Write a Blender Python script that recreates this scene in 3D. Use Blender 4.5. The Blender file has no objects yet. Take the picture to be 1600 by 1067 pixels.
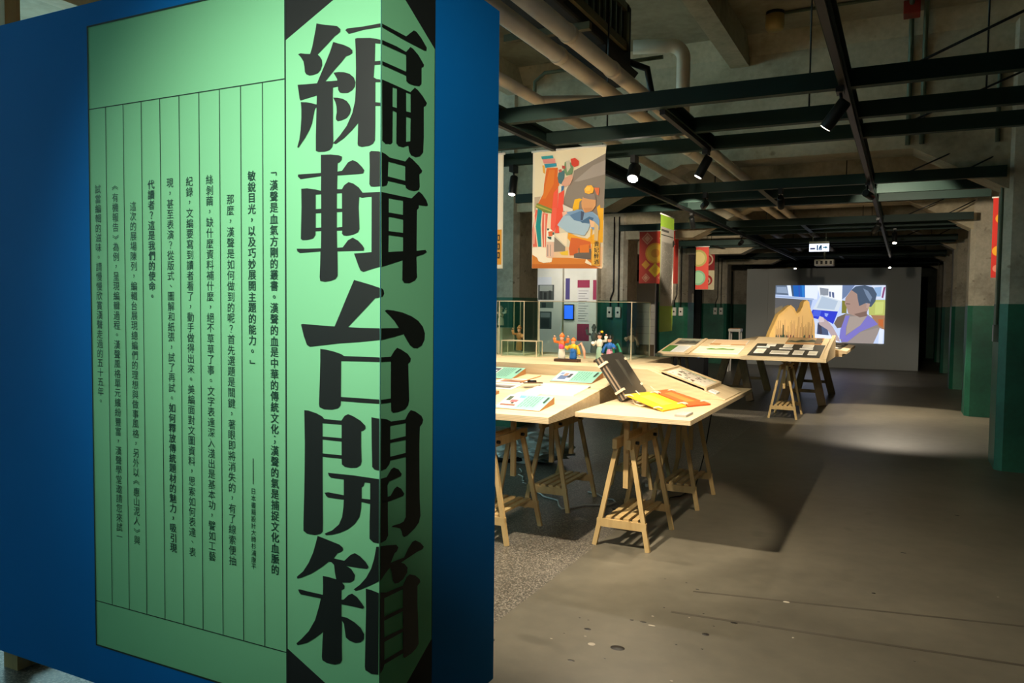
import bpy, bmesh, math, random
from mathutils import Vector, Matrix, geometry
random.seed(7)
SC = bpy.context.scene
COL = SC.collection
R = math.radians

# ---------------------------------------------------------------- camera, light, exposure
cam_d = bpy.data.cameras.new('camera')
cam_d.sensor_width = 36.0
cam_d.lens = 1220.1 / 1600 * 36.0
cam_d.clip_end = 200
cam = bpy.data.objects.new('camera', cam_d)
COL.objects.link(cam)
pitch, roll, yaw = R(-2.692), R(.604), R(-26.627)
fw = Vector((math.sin(yaw) * math.cos(pitch), math.cos(yaw) * math.cos(pitch), math.sin(pitch)))
rt = Vector((math.cos(yaw), -math.sin(yaw), 0))
up = rt.cross(fw)
r2 = rt * math.cos(roll) + up * math.sin(roll)
u2 = up * math.cos(roll) - rt * math.sin(roll)
cam.matrix_world = Matrix(((r2.x, u2.x, -fw.x, 0), (r2.y, u2.y, -fw.y, 0), (r2.z, u2.z, -fw.z, 1.5), (0, 0, 0, 1)))
SC.camera = cam

w = bpy.data.worlds.new('daylight_window_left_offscreen')
SC.world = w
w.use_nodes = True
w.node_tree.nodes['Background'].inputs[0].default_value = (.45, .78, .82, 1)
w.node_tree.nodes['Background'].inputs[1].default_value = 2.6
SC.view_settings.view_transform = 'Standard'
SC.view_settings.look = 'None'
SC.view_settings.exposure = 1.35
SC.view_settings.gamma = 1.0
SC.view_settings.use_curve_mapping = False
try:
    SC.cycles.use_denoising = True
    SC.cycles.max_bounces = 8
    SC.cycles.transparent_max_bounces = 24
    SC.cycles.sample_clamp_indirect = 6
except Exception:
    pass

WARM = (1.0, .86, .66)
NEUT = (1.0, .93, .82)

# ---------------------------------------------------------------- helpers
def lin(h):
    h = h.lstrip('#')
    out = []
    for i in (0, 2, 4):
        c = int(h[i:i + 2], 16) / 255
        out.append(c / 12.92 if c <= .04045 else ((c + .055) / 1.055) ** 2.4)
    return (*out, 1)

MAT = {}
def _new(name):
    m = bpy.data.materials.new(name); m.use_nodes = True
    MAT[name] = m
    nt = m.node_tree
    return m, nt, nt.nodes['Principled BSDF']

def plain(name, hexc, rough=.6, metal=0, var=.12, scale=8, bump=0, spec=.5):
    m, nt, b = _new(name)
    b.inputs['Roughness'].default_value = rough
    b.inputs['Metallic'].default_value = metal
    b.inputs['Specular IOR Level'].default_value = spec
    tc = nt.nodes.new('ShaderNodeTexCoord')
    n = nt.nodes.new('ShaderNodeTexNoise'); n.inputs['Scale'].default_value = scale; n.inputs['Detail'].default_value = 5
    nt.links.new(tc.outputs['Object'], n.inputs['Vector'])
    r = nt.nodes.new('ShaderNodeValToRGB')
    c = lin(hexc)
    r.color_ramp.elements[0].position = .3; r.color_ramp.elements[1].position = .7
    r.color_ramp.elements[0].color = (*[x * (1 - var) for x in c[:3]], 1)
    r.color_ramp.elements[1].color = (*[min(1, x * (1 + var)) for x in c[:3]], 1)
    nt.links.new(n.outputs['Fac'], r.inputs[0])
    nt.links.new(r.outputs[0], b.inputs['Base Color'])
    if bump:
        bp = nt.nodes.new('ShaderNodeBump'); bp.inputs['Strength'].default_value = bump; bp.inputs['Distance'].default_value = .01
        nt.links.new(n.outputs['Fac'], bp.inputs['Height']); nt.links.new(bp.outputs[0], b.inputs['Normal'])
    return m

def stained(name, base, dark, light, rough=.8, scale=1.4, spots=True, bump=.25, board=0):
    """worn concrete or paint: large blotches, fine grain, dark pits"""
    m, nt, b = _new(name)
    L = nt.links; N = nt.nodes
    b.inputs['Roughness'].default_value = rough
    tc = N.new('ShaderNodeTexCoord')
    n1 = N.new('ShaderNodeTexNoise'); n1.inputs['Scale'].default_value = scale; n1.inputs['Detail'].default_value = 9; n1.inputs['Roughness'].default_value = .65
    n2 = N.new('ShaderNodeTexNoise'); n2.inputs['Scale'].default_value = scale * 18; n2.inputs['Detail'].default_value = 4
    L.new(tc.outputs['Object'], n1.inputs['Vector']); L.new(tc.outputs['Object'], n2.inputs['Vector'])
    r = N.new('ShaderNodeValToRGB')
    e = r.color_ramp.elements
    e[0].position = .3; e[0].color = lin(dark); e[1].position = .72; e[1].color = lin(light)
    k = e.new(.5); k.color = lin(base)
    L.new(n1.outputs['Fac'], r.inputs[0])
    mx = N.new('ShaderNodeMix'); mx.data_type = 'RGBA'; mx.blend_type = 'MULTIPLY'; mx.inputs['Factor'].default_value = .35
    L.new(r.outputs[0], mx.inputs['A']); L.new(n2.outputs['Fac'], mx.inputs['B'])
    out = mx.outputs['Result']
    if spots:
        v = N.new('ShaderNodeTexNoise'); v.inputs['Scale'].default_value = scale * 5; v.inputs['Detail'].default_value = 2
        L.new(tc.outputs['Object'], v.inputs['Vector'])
        r3 = N.new('ShaderNodeValToRGB'); r3.color_ramp.elements[0].position = .70; r3.color_ramp.elements[1].position = .75
        L.new(v.outputs['Fac'], r3.inputs[0])
        m3 = N.new('ShaderNodeMix'); m3.data_type = 'RGBA'; m3.inputs['B'].default_value = lin(dark)
        L.new(r3.outputs[0], m3.inputs['Factor']); L.new(out, m3.inputs['A'])
        out = m3.outputs['Result']
    if board:
        mp = N.new('ShaderNodeMapping'); mp.inputs['Scale'].default_value = (.15, board, board)
        L.new(tc.outputs['Object'], mp.inputs['Vector'])
        wv = N.new('ShaderNodeTexNoise'); wv.inputs['Scale'].default_value = 1.0; wv.inputs['Detail'].default_value = 1
        L.new(mp.outputs[0], wv.inputs['Vector'])
        m4 = N.new('ShaderNodeMix'); m4.data_type = 'RGBA'; m4.blend_type = 'MULTIPLY'; m4.inputs['Factor'].default_value = .45
        L.new(out, m4.inputs['A']); L.new(wv.outputs['Fac'], m4.inputs['B']); out = m4.outputs['Result']
    L.new(out, b.inputs['Base Color'])
    bp = N.new('ShaderNodeBump'); bp.inputs['Strength'].default_value = bump; bp.inputs['Distance'].default_value = .02
    L.new(n1.outputs['Fac'], bp.inputs['Height']); L.new(bp.outputs[0], b.inputs['Normal'])
    return m

def wood(name, c1, c2, rough=.55, scale=(2, 22, 22), ply=False):
    m, nt, b = _new(name)
    N = nt.nodes; L = nt.links
    b.inputs['Roughness'].default_value = rough
    tc = N.new('ShaderNodeTexCoord'); mp = N.new('ShaderNodeMapping'); mp.inputs['Scale'].default_value = scale
    n = N.new('ShaderNodeTexNoise'); n.inputs['Scale'].default_value = 1.6; n.inputs['Detail'].default_value = 6; n.inputs['Distortion'].default_value = .6
    L.new(tc.outputs['Object'], mp.inputs['Vector']); L.new(mp.outputs[0], n.inputs['Vector'])
    r = N.new('ShaderNodeValToRGB')
    r.color_ramp.elements[0].position = .3; r.color_ramp.elements[1].position = .7
    r.color_ramp.elements[0].color = lin(c1); r.color_ramp.elements[1].color = lin(c2)
    L.new(n.outputs['Fac'], r.inputs[0]); L.new(r.outputs[0], b.inputs['Base Color'])
    if ply:
        # layered edge: fine stripes in height, only on upright faces
        sp = N.new('ShaderNodeSeparateXYZ'); L.new(tc.outputs['Object'], sp.inputs[0])
        mu = N.new('ShaderNodeMath'); mu.operation = 'MULTIPLY'; mu.inputs[1].default_value = 110.0; L.new(sp.outputs['Z'], mu.inputs[0])
        fr = N.new('ShaderNodeMath'); fr.operation = 'FRACT'; L.new(mu.outputs[0], fr.inputs[0])
        st = N.new('ShaderNodeMath'); st.operation = 'GREATER_THAN'; st.inputs[1].default_value = .55; L.new(fr.outputs[0], st.inputs[0])
        ge = N.new('ShaderNodeNewGeometry'); s2 = N.new('ShaderNodeSeparateXYZ'); L.new(ge.outputs['Normal'], s2.inputs[0])
        ab = N.new('ShaderNodeMath'); ab.operation = 'ABSOLUTE'; L.new(s2.outputs['Z'], ab.inputs[0])
        lt = N.new('ShaderNodeMath'); lt.operation = 'LESS_THAN'; lt.inputs[1].default_value = .3; L.new(ab.outputs[0], lt.inputs[0])
        m2 = N.new('ShaderNodeMath'); m2.operation = 'MULTIPLY'; L.new(st.outputs[0], m2.inputs[0]); L.new(lt.outputs[0], m2.inputs[1])
        m5 = N.new('ShaderNodeMath'); m5.operation = 'MULTIPLY'; m5.inputs[1].default_value = .35; L.new(m2.outputs[0], m5.inputs[0])
        mx = N.new('ShaderNodeMix'); mx.data_type = 'RGBA'; mx.inputs['B'].default_value = lin('7a5a38')
        L.new(m5.outputs[0], mx.inputs['Factor']); L.new(r.outputs[0], mx.inputs['A'])
        L.new(mx.outputs['Result'], b.inputs['Base Color'])
    return m

def emit(name, hexc, strength):
    m, nt, b = _new(name)
    b.inputs['Base Color'].default_value = lin(hexc)
    b.inputs['Emission Color'].default_value = lin(hexc)
    b.inputs['Emission Strength'].default_value = strength
    return m

def attr_mat(name, emission=0, rough=.55):
    """flat print: ink colours come from the mesh"""
    m, nt, b = _new(name)
    a = nt.nodes.new('ShaderNodeAttribute'); a.attribute_name = 'ink'
    b.inputs['Roughness'].default_value = rough
    if emission:
        b.inputs['Base Color'].default_value = (.02, .02, .02, 1)
        nt.links.new(a.outputs['Color'], b.inputs['Emission Color']); b.inputs['Emission Strength'].default_value = emission
    else:
        nt.links.new(a.outputs['Color'], b.inputs['Base Color'])
    return m

def clear_mat(name, tint, fac):
    """thin acrylic sheet: see-through with a surface reflection"""
    m, nt, b = _new(name)
    N = nt.nodes; L = nt.links
    tr = N.new('ShaderNodeBsdfTransparent'); tr.inputs[0].default_value = tint
    gl = N.new('ShaderNodeBsdfGlossy'); gl.inputs['Roughness'].default_value = .05; gl.inputs[0].default_value = (.9, .95, .95, 1)
    fr = N.new('ShaderNodeLayerWeight'); fr.inputs[0].default_value = .5
    pw_ = N.new('ShaderNodeMath'); pw_.operation = 'POWER'; pw_.inputs[1].default_value = 4.0; L.new(fr.outputs['Facing'], pw_.inputs[0])
    ad = N.new('ShaderNodeMath'); ad.operation = 'MULTIPLY_ADD'; ad.inputs[1].default_value = .4; ad.inputs[2].default_value = fac
    L.new(pw_.outputs[0], ad.inputs[0])
    mx = N.new('ShaderNodeMixShader'); L.new(ad.outputs[0], mx.inputs[0]); L.new(tr.outputs[0], mx.inputs[1]); L.new(gl.outputs[0], mx.inputs[2])
    L.new(mx.outputs[0], N['Material Output'].inputs['Surface'])
    return m

# ---- meshes
def link(name, me, mat, parent=None, loc=None):
    if mat is not None:
        me.materials.append(MAT[mat] if isinstance(mat, str) else mat)
    o = bpy.data.objects.new(name, me)
    COL.objects.link(o)
    if parent is not None: o.parent = parent
    if loc is not None: o.location = loc
    return o

class MB:
    """collects shapes; build() links them as one mesh object.
    wo: the vertices are world coordinates; they are made local to the parent (or to the mesh's own base)"""
    def __init__(s): s.v = []; s.f = []; s.sm = []
    def add(s, vs, fs, smooth=False):
        n = len(s.v); s.v += [tuple(v) for v in vs]
        s.f += [tuple(i + n for i in f) for f in fs]; s.sm += [smooth] * len(fs); return s
    def box(s, x0, x1, y0, y1, z0, z1):
        vs = [(x0, y0, z0), (x1, y0, z0), (x1, y1, z0), (x0, y1, z0), (x0, y0, z1), (x1, y0, z1), (x1, y1, z1), (x0, y1, z1)]
        return s.add(vs, [(3, 2, 1, 0), (4, 5, 6, 7), (0, 1, 5, 4), (1, 2, 6, 5), (2, 3, 7, 6), (3, 0, 4, 7)])
    def hexa(s, lo, hi):
        """lo, hi: four corners each, same winding (ccw from above)"""
        return s.add(list(lo) + list(hi), [(3, 2, 1, 0), (4, 5, 6, 7), (0, 1, 5, 4), (1, 2, 6, 5), (2, 3, 7, 6), (3, 0, 4, 7)])
    def bar(s, a, b, wx, wy=None, upv=None):
        """rectangular bar from a to b"""
        wy = wy or wx
        a = Vector(a); b = Vector(b); d = (b - a).normalized()
        u = Vector(upv) if upv else (Vector((0, 1, 0)) if abs(d.y) < .9 else Vector((1, 0, 0)))
        p = d.cross(u).normalized(); q = p.cross(d).normalized()
        vs = []
        for c in (a, b):
            for i, j in ((-1, -1), (1, -1), (1, 1), (-1, 1)): vs.append(c + p * (wx / 2 * i) + q * (wy / 2 * j))
        return s.add(vs, [(0, 1, 2, 3), (7, 6, 5, 4), (1, 0, 4, 5), (2, 1, 5, 6), (3, 2, 6, 7), (0, 3, 7, 4)])
    def prism(s, poly, axis, a, b):
        """poly in the plane across axis; extruded from a to b. axis x: (y,z); y: (x,z); z: (x,y)"""
        n = len(poly)
        mk = {'x': lambda p, t: (t, p[0], p[1]), 'y': lambda p, t: (p[0], t, p[1]), 'z': lambda p, t: (p[0], p[1], t)}[axis]
        vs = [mk(p, a) for p in poly] + [mk(p, b) for p in poly]
        fs = [tuple(range(n)), tuple(range(2 * n - 1, n - 1, -1))] + [(i, i + n, (i + 1) % n + n, (i + 1) % n) for i in range(n)]
        return s.add(vs, fs)
    def tube(s, pts, r, n=10, caps=True):
        pts = [Vector(p) for p in pts]; rings = []
        rs = r if isinstance(r, (list, tuple)) else [r] * len(pts)
        ref = None; vs = []; fs = []
        for i, p in enumerate(pts):
            d = ((pts[min(i + 1, len(pts) - 1)] - p).normalized() + (p - pts[max(i - 1, 0)]).normalized())
            d = d.normalized() if d.length > 1e-6 else Vector((0, 0, 1))
            if ref is None: ref = Vector((0, 0, 1)) if abs(d.z) < .9 else Vector((1, 0, 0))
            a = d.cross(ref).normalized(); c = a.cross(d).normalized(); ref = c
            for k in range(n):
                t = 2 * math.pi * k / n; vs.append(p + a * (rs[i] * math.cos(t)) + c * (rs[i] * math.sin(t)))
        for i in range(len(pts) - 1):
            for k in range(n): fs.append((i * n + k, i * n + (k + 1) % n, (i + 1) * n + (k + 1) % n, (i + 1) * n + k))
        s.add(vs, fs, True)
        if caps:
            m = len(s.v) - len(vs)
            s.f.append(tuple(m + k for k in range(n))[::-1]); s.f.append(tuple(m + (len(pts) - 1) * n + k for k in range(n))); s.sm += [False, False]
        return s
    def lathe(s, prof, c=(0, 0, 0), n=14, sx=1, sy=1):
        vs = []; fs = []
        for r, z in prof:
            for k in range(n):
                t = 2 * math.pi * k / n; vs.append((c[0] + r * sx * math.cos(t), c[1] + r * sy * math.sin(t), c[2] + z))
        for i in range(len(prof) - 1):
            for k in range(n): fs.append((i * n + k, i * n + (k + 1) % n, (i + 1) * n + (k + 1) % n, (i + 1) * n + k))
        fs.append(tuple(range(n))[::-1]); fs.append(tuple((len(prof) - 1) * n + k for k in range(n)))
        return s.add(vs, fs, True)
    def ball(s, c, r, n=10, m=6):
        rx, ry, rz = r if isinstance(r, (list, tuple)) else (r, r, r)
        prof = []
        return s.lathe([(max(math.sin(math.pi * i / m), .02), -math.cos(math.pi * i / m) * rz) for i in range(m + 1)], c, n, rx, ry)
    def build(s, name, mat, parent=None, wo=False, bevel=0):
        vs = s.v
        loc = None
        if wo:
            if parent is not None:
                p = parent; off = Vector((0, 0, 0))
                while p is not None: off += p.location; p = p.parent
                vs = [tuple(Vector(v) - off) for v in vs]
            else:
                xs, ys, zs = zip(*vs)
                off = Vector(((min(xs) + max(xs)) / 2, (min(ys) + max(ys)) / 2, min(zs)))
                vs = [tuple(Vector(v) - off) for v in vs]; loc = off
        me = bpy.data.meshes.new(name)
        me.from_pydata(vs, [], s.f)
        bm = bmesh.new(); bm.from_mesh(me)
        bmesh.ops.recalc_face_normals(bm, faces=bm.faces)
        bm.to_mesh(me); bm.free()
        for p, q in zip(me.polygons, s.sm): p.use_smooth = q
        o = link(name, me, mat, parent, loc)
        if bevel:
            b = o.modifiers.new('bevel', 'BEVEL'); b.width = bevel; b.segments = 2; b.limit_method = 'ANGLE'; b.angle_limit = R(40)
        return o

def tag(o, label, cat, group=None):
    o['label'] = label; o['category'] = cat
    if group: o['group'] = group
    return o
def struct(o): o['kind'] = 'structure'; return o
def thing(name, label, cat, loc=(0, 0, 0), rz=0, group=None):
    o = bpy.data.objects.new(name, None); COL.objects.link(o)
    o.empty_display_size = .1
    o.location = loc; o.rotation_euler = (0, 0, rz)
    return tag(o, label, cat, group)
def dup(root, loc=None, rz=None, label=None):
    r = root.copy(); COL.objects.link(r)
    if loc is not None: r.location = loc
    if rz is not None: r.rotation_euler = (0, 0, rz)
    if label: r['label'] = label
    for ch in list(root.children):
        c = ch.copy(); COL.objects.link(c); c.parent = r
        for g in list(ch.children):
            d = g.copy(); COL.objects.link(d); d.parent = c
    return r

def ink(name, polys, org, ux, uy, mat, parent, step=.0004, base=.0006, wo=True, scale=.001):
    """flat print on a plane: polys = [(hex, [u,v,...])]; org + u*ux + v*uy, stacked in hair-thin layers along the normal"""
    org = Vector(org); ux = Vector(ux); uy = Vector(uy); nrm = ux.cross(uy).normalized()
    off = Vector((0, 0, 0))
    if wo and parent is not None:
        p = parent
        while p is not None: off += p.location; p = p.parent
    vs = []; fs = []; cs = []
    for i, (c, uv) in enumerate(polys):
        n = len(vs)
        pts = [(uv[k] * scale, uv[k + 1] * scale) for k in range(0, len(uv), 2)]
        ar = sum(pts[k][0] * pts[(k + 1) % len(pts)][1] - pts[(k + 1) % len(pts)][0] * pts[k][1] for k in range(len(pts)))
        if ar < 0: pts = pts[::-1]
        for a, b in pts: vs.append(org + ux * a + uy * b + nrm * (base + step * i) - off)
        fs.append(tuple(range(n, n + len(pts)))); cs.append(lin(c))
    me = bpy.data.meshes.new(name); me.from_pydata([tuple(v) for v in vs], [], fs)
    at = me.color_attributes.new('ink', 'FLOAT_COLOR', 'CORNER')
    k = 0
    for p, c in zip(me.polygons, cs):
        for _ in range(p.loop_total): at.data[k].color = c; k += 1
    return link(name, me, mat, parent)

# glyphs from the built-in typeface
GL = {}
def load_glyphs(chars, bold):
    obs = []
    for ch in sorted(set(chars)):
        if (ch, bold) in GL or ch in ' \n': continue
        c = bpy.data.curves.new('g', 'FONT'); c.body = ch; c.size = 1; c.resolution_u = 2; c.offset = 0
        o = bpy.data.objects.new('g', c); COL.objects.link(o); obs.append((ch, o))
    dg = bpy.context.evaluated_depsgraph_get()
    for ch, o in obs:
        me = bpy.data.meshes.new_from_object(o.evaluated_get(dg))
        vs = [(v.co.x, v.co.y) for v in me.vertices]; fs = [tuple(p.vertices) for p in me.polygons]
        if vs:
            x0 = min(v[0] for v in vs); x1 = max(v[0] for v in vs); y0 = min(v[1] for v in vs); y1 = max(v[1] for v in vs)
            vs = [(a - (x0 + x1) / 2, b - (y0 + y1) / 2) for a, b in vs]
            if ch in '「」《》—': vs = [(b, -a) for a, b in vs]
        GL[(ch, bold)] = (vs, fs)
        bpy.data.meshes.remove(me)
    for ch, o in obs:
        c = o.data; bpy.data.objects.remove(o); bpy.data.curves.remove(c)

def glyph_mesh(name, items, org, ux, uy, mat, parent, base=.001):
    """items = [(char, bold, u, v, size)] laid on a plane"""
    org = Vector(org); ux = Vector(ux); uy = Vector(uy); nrm = ux.cross(uy).normalized()
    off = Vector((0, 0, 0)); p = parent
    while p is not None: off += p.location; p = p.parent
    vs = []; fs = []
    for ch, bold, u, v, s in items:
        g, gf = GL[(ch, bold)]
        # heavy weight: the strokes are struck three times, a hair apart
        for q, (da, db) in enumerate(((-.02, 0), (.02, 0), (0, .012)) if bold else ((0, 0),)):
            n = len(vs)
            vs += [tuple(org + ux * (u + (a + da) * s) + uy * (v + (b + db) * s) + nrm * (base + .00005 * q) - off) for a, b in g]
            fs += [tuple(i + n for i in f) for f in gf]
    me = bpy.data.meshes.new(name); me.from_pydata(vs, [], fs)
    return link(name, me, mat, parent)

# ---------------------------------------------------------------- materials
stained('ceiling_concrete', 'c6bb9f', '8a826a', 'd8ccb0', .9, .7, bump=.3, board=2.2)
stained('girder_concrete', 'c2b598', '8d846c', 'd8cab0', .9, 1.1, bump=.3)
stained('column_concrete', 'c2b8a2', '857d6c', 'd6ccb6', .85, 1.6, bump=.3)
stained('dado_green', '20684e', '154d3b', '2b7a5c', .5, 1.3, bump=.12)
stained('smooth_floor', '6f695a', '5a5548', '7e7665', .42, .55, bump=.04)
stained('wall_plaster', '5c6358', '454c44', '6c7266', .9, 1.0)
m, nt, b = _new('terrazzo')
N = nt.nodes; L = nt.links
tc = N.new('ShaderNodeTexCoord'); vo = N.new('ShaderNodeTexVoronoi'); vo.inputs['Scale'].default_value = 150
L.new(tc.outputs['Object'], vo.inputs['Vector'])
wn = N.new('ShaderNodeTexWhiteNoise'); L.new(vo.outputs['Color'], wn.inputs['Vector'])
rp = N.new('ShaderNodeValToRGB'); e = rp.color_ramp.elements
e[0].position = 0; e[0].color = lin('4a4740'); e[1].position = 1; e[1].color = lin('aca392'); k = e.new(.6); k.color = lin('6e675c')
L.new(wn.outputs['Value'], rp.inputs[0])
n2 = N.new('ShaderNodeTexNoise'); n2.inputs['Scale'].default_value = 1.2; n2.inputs['Detail'].default_value = 6; L.new(tc.outputs['Object'], n2.inputs['Vector'])
mx = N.new('ShaderNodeMix'); mx.data_type = 'RGBA'; mx.blend_type = 'MULTIPLY'; mx.inputs['Factor'].default_value = .5
L.new(rp.outputs[0], mx.inputs['A']); L.new(n2.outputs['Fac'], mx.inputs['B']); L.new(mx.outputs['Result'], b.inputs['Base Color'])
b.inputs['Roughness'].default_value = .38
wood('plywood', 'cdb58c', 'dcc7a0', .5, (1.2, 14, 14), ply=True)
wood('plywood_dark', 'a57c4a', 'b98d58', .55, (1.2, 14, 14), ply=True)
wood('pine', 'b3945f', 'c6a873', .55, (14, 14, 2.0))
wood('brown_wood', '755630', '8f6c40', .55, (14, 14, 2.0))
wood('golden_wood', 'cba45e', 'dab672', .5, (10, 10, 2.0))
plain('steel_green_black', '182c26', .6, .0, .2, 3, spec=.25)
plain('black_metal', '0c0e0e', .45, .2)
plain('panel_blue', '0079cc', .8, 0, .04, 1.5, spec=.15)
plain('panel_blue_side', '0079cc', .8, 0, .04, 1.5, spec=.15)
plain('print_green', '86d693', .6, 0, .03, 1.0)
plain('ink_black', '101814', .55, 0, .1, 20)
plain('ink_dark_green', '10402f', .6, 0, .1, 20)
plain('pipe_white', 'd2c5ae', .55, 0, .12, 4)
plain('grey_metal', '6f7568', .4, .4)
plain('conduit_grey', '55604f', .5, .3)
plain('cream_plastic', 'b79d62', .5)
plain('red_paint', '8a2a1c', .5)
plain('white_paint', 'd9d6cc', .5, 0, .04)
plain('grey_board', 'b4b8b6', .7, 0, .04, .8)
plain('dark_board', '3a382f', .6)
plain('black_cloth', '15191b', .9)
plain('paper', 'e8e4d8', .7, 0, .03)
plain('paper_grey', '9c988e', .6)
plain('teal_card', '7fb7a2', .6, 0, .05)
plain('caption_side', 'a8753f', .6)
plain('album_black', '2e2c26', .45, 0, .15, 5)
plain('album_page', '8d7a66', .7)
plain('cotton_tape', 'cfc3a6', .9)
plain('yellow_cloth', 'd9a90c', .75, 0, .08, 14)
plain('orange_cloth', 'd9591a', .75, 0, .08, 14)
plain('plinth_white', 'd9cdb4', .6, 0, .05)
plain('skin_clay', 'd9a184', .5)
plain('hair_black', '14120f', .4)
plain('clay_orange', 'e0701e', .45); plain('clay_pink', 'd8487c', .45); plain('clay_blue', '1b62b0', .45); plain('clay_white', 'e2dccb', .5)
plain('clay_yellow', 'e2b21e', .45); plain('clay_green', '0f7d58', .45); plain('clay_mint', '9fc0a4', .45); plain('clay_rose', 'cf8fa4', .45); plain('clay_grey', '565c58', .7)
plain('dark_wood', '4a2d18', .5)
plain('plastic_bag', 'b9bcb6', .35, 0, .1, 6)
plain('cable_white', 'a9aaa2', .5)
plain('cable_black', '0d0d0d', .5)
plain('banner_cloth', 'e4d8be', .8, 0, .03)
plain('banner_red', 'c3392c', .8, 0, .05)
plain('banner_green', '86a92a', .8, 0, .05)
plain('banner_grey', '9a958a', .8, 0, .04)
plain('acrylic_edge', 'd8c9a8', .3)
attr_mat('print', 0, .75); attr_mat('projection_light', .42)
plain('ac_cream', '5a5236', .7)
clear_mat('acrylic', (.93, .97, .95, 1), .02)
emit('lamp_lens', 'fff0d8', 12); emit('lamp_bright', 'fff2dc', 60); emit('sign_light', 'dfeaff', .6); emit('tablet_blue', '1f5cf0', .45)

# ---------------------------------------------------------------- the room
XT = -1.68
fl = struct(MB().box(XT, 5.2, -4, 27.2, -.12, 0).build('floor', 'smooth_floor', wo=True))
fl['label'] = 'smooth worn grey concrete floor with a terrazzo strip'
MB().box(-9.0, XT, -4, 27.2, -.12, .0).build('terrazzo', 'terrazzo', fl, wo=True)
# scuffs and paint drops trodden into the smooth floor
plain('scuff', '4c463c', .5); plain('drop_dark', '1d1b18', .4); plain('drop_pale', 'a79c8a', .5)
mb = MB()
for (a, b_, wd) in (((-.95, 4.05), (1.35, 4.5), .018), ((-.98, 3.72), (1.2, 3.92), .022)):
    mb.hexa([(a[0], a[1], -.001), (b_[0], b_[1], -.001), (b_[0], b_[1] + wd, -.001), (a[0], a[1] + wd, -.001)],
            [(a[0], a[1], .0006), (b_[0], b_[1], .0006), (b_[0], b_[1] + wd, .0006), (a[0], a[1] + wd, .0006)])
mb.build('scuff_mark', 'scuff', fl, wo=True)
for mat, n in (('drop_dark', 26), ('drop_pale', 12)):
    mb = MB()
    for i in range(n):
        x = random.uniform(-1.45, -.35) if i < n * .75 else random.uniform(-.6, 1.2); y = random.uniform(2.9, 4.2) if i < n * .75 else random.uniform(2.7, 7)
        r = random.choice((.006, .008, .012, .02)); q = random.uniform(.4, 1)
        mb.lathe([(r, -.001), (r * .8, .0007)], (x, y, 0), 8, 1, q)
    o = mb.build('paint_drop', mat, fl, wo=True); o['kind'] = 'stuff'
mb = MB().lathe([(.035, -.001), (.03, .001)], (-1.08, 3.22, 0), 14, 1, .8); mb.build('dark_stain', 'drop_dark', fl, wo=True)
mb = MB().lathe([(.03, -.001), (.028, .001)], (-1.62, 3.03, 0), 14, 1, .8); mb.build('dark_stain', 'drop_dark', fl, wo=True)

ce = struct(MB().box(-9, 5.2, -4, 27.2, 4.3, 4.5).build('ceiling', 'ceiling_concrete', wo=True))
ce['label'] = 'bare board-marked concrete ceiling slab'
COLY = [8.5 + 4.15 * i for i in range(5)]
def girder(y):
    prof = [(-9, 4.3), (-9, 2.75), (-4.2, 2.62), (-3.1, 2.62), (-2.23, 3.05), (.03, 3.05), (.82, 2.62), (1.45, 2.62), (5.2, 3.0), (5.2, 4.3)]
    MB().prism(prof, 'y', y + .03, y + .46).build('girder', 'girder_concrete', ce, wo=True)
    MB().prism([(y - .11, 4.3), (y + .03, 4.12), (y + .03, 4.3)], 'x', -9, 5.2).build('fillet', 'girder_concrete', ce, wo=True)
for y in COLY: girder(y)
for x in (-4.35, -1.72, 1.0, 3.4, -6.6):
    ys = [-4] + [v for y in COLY for v in (y + .03, y + .46)] + [27.2]
    for i in range(0, len(ys), 2):
        MB().box(x, x + .19, ys[i], ys[i + 1], 4.02, 4.3).build('joist', 'girder_concrete', ce, wo=True)

o = struct(MB().box(-9, 5.2, 27.0, 27.2, 1.55, 4.3).build('wall_back', 'wall_plaster', wo=True)); o['label'] = 'plastered end wall with green dado'
MB().box(-9, 5.2, 26.99, 27.2, 0, 1.55).build('dado', 'dado_green', o, wo=True)
o = struct(MB().box(-9, 5.2, -4.2, -4.0, 1.55, 4.3).build('wall_front', 'wall_plaster', wo=True)); o['label'] = 'plastered wall behind the entrance panel'  # unseen wall, added to cut ambient light on the panel and near floor
MB().box(-9, 5.2, -4.2, -3.99, 0, 1.55).build('dado', 'dado_green', o, wo=True)
o = struct(MB().box(5.2, 5.4, -4, 27.2, 1.55, 4.3).build('wall_right', 'wall_plaster', wo=True)); o['label'] = 'plastered side wall with green dado'
MB().box(5.19, 5.4, -4, 27.2, 0, 1.55).build('dado', 'dado_green', o, wo=True)
x0, x1 = -9.2, -9.0
o = struct(MB().box(x0, x1, 8.45, 27.2, 1.55, 4.3).build('wall_left', 'wall_plaster', wo=True)); o['label'] = 'plastered side wall with green dado and factory windows by the entrance'
MB().box(x0, x1, -4, 27.2, 0, 1.55).build('dado', 'dado_green', o, wo=True)
MB().box(x0, x1, -4, 8.45, 1.55, 1.7).build('sill', 'wall_plaster', o, wo=True)
MB().box(x0, x1, -4, 8.45, 3.8, 4.3).build('lintel', 'wall_plaster', o, wo=True)
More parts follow.
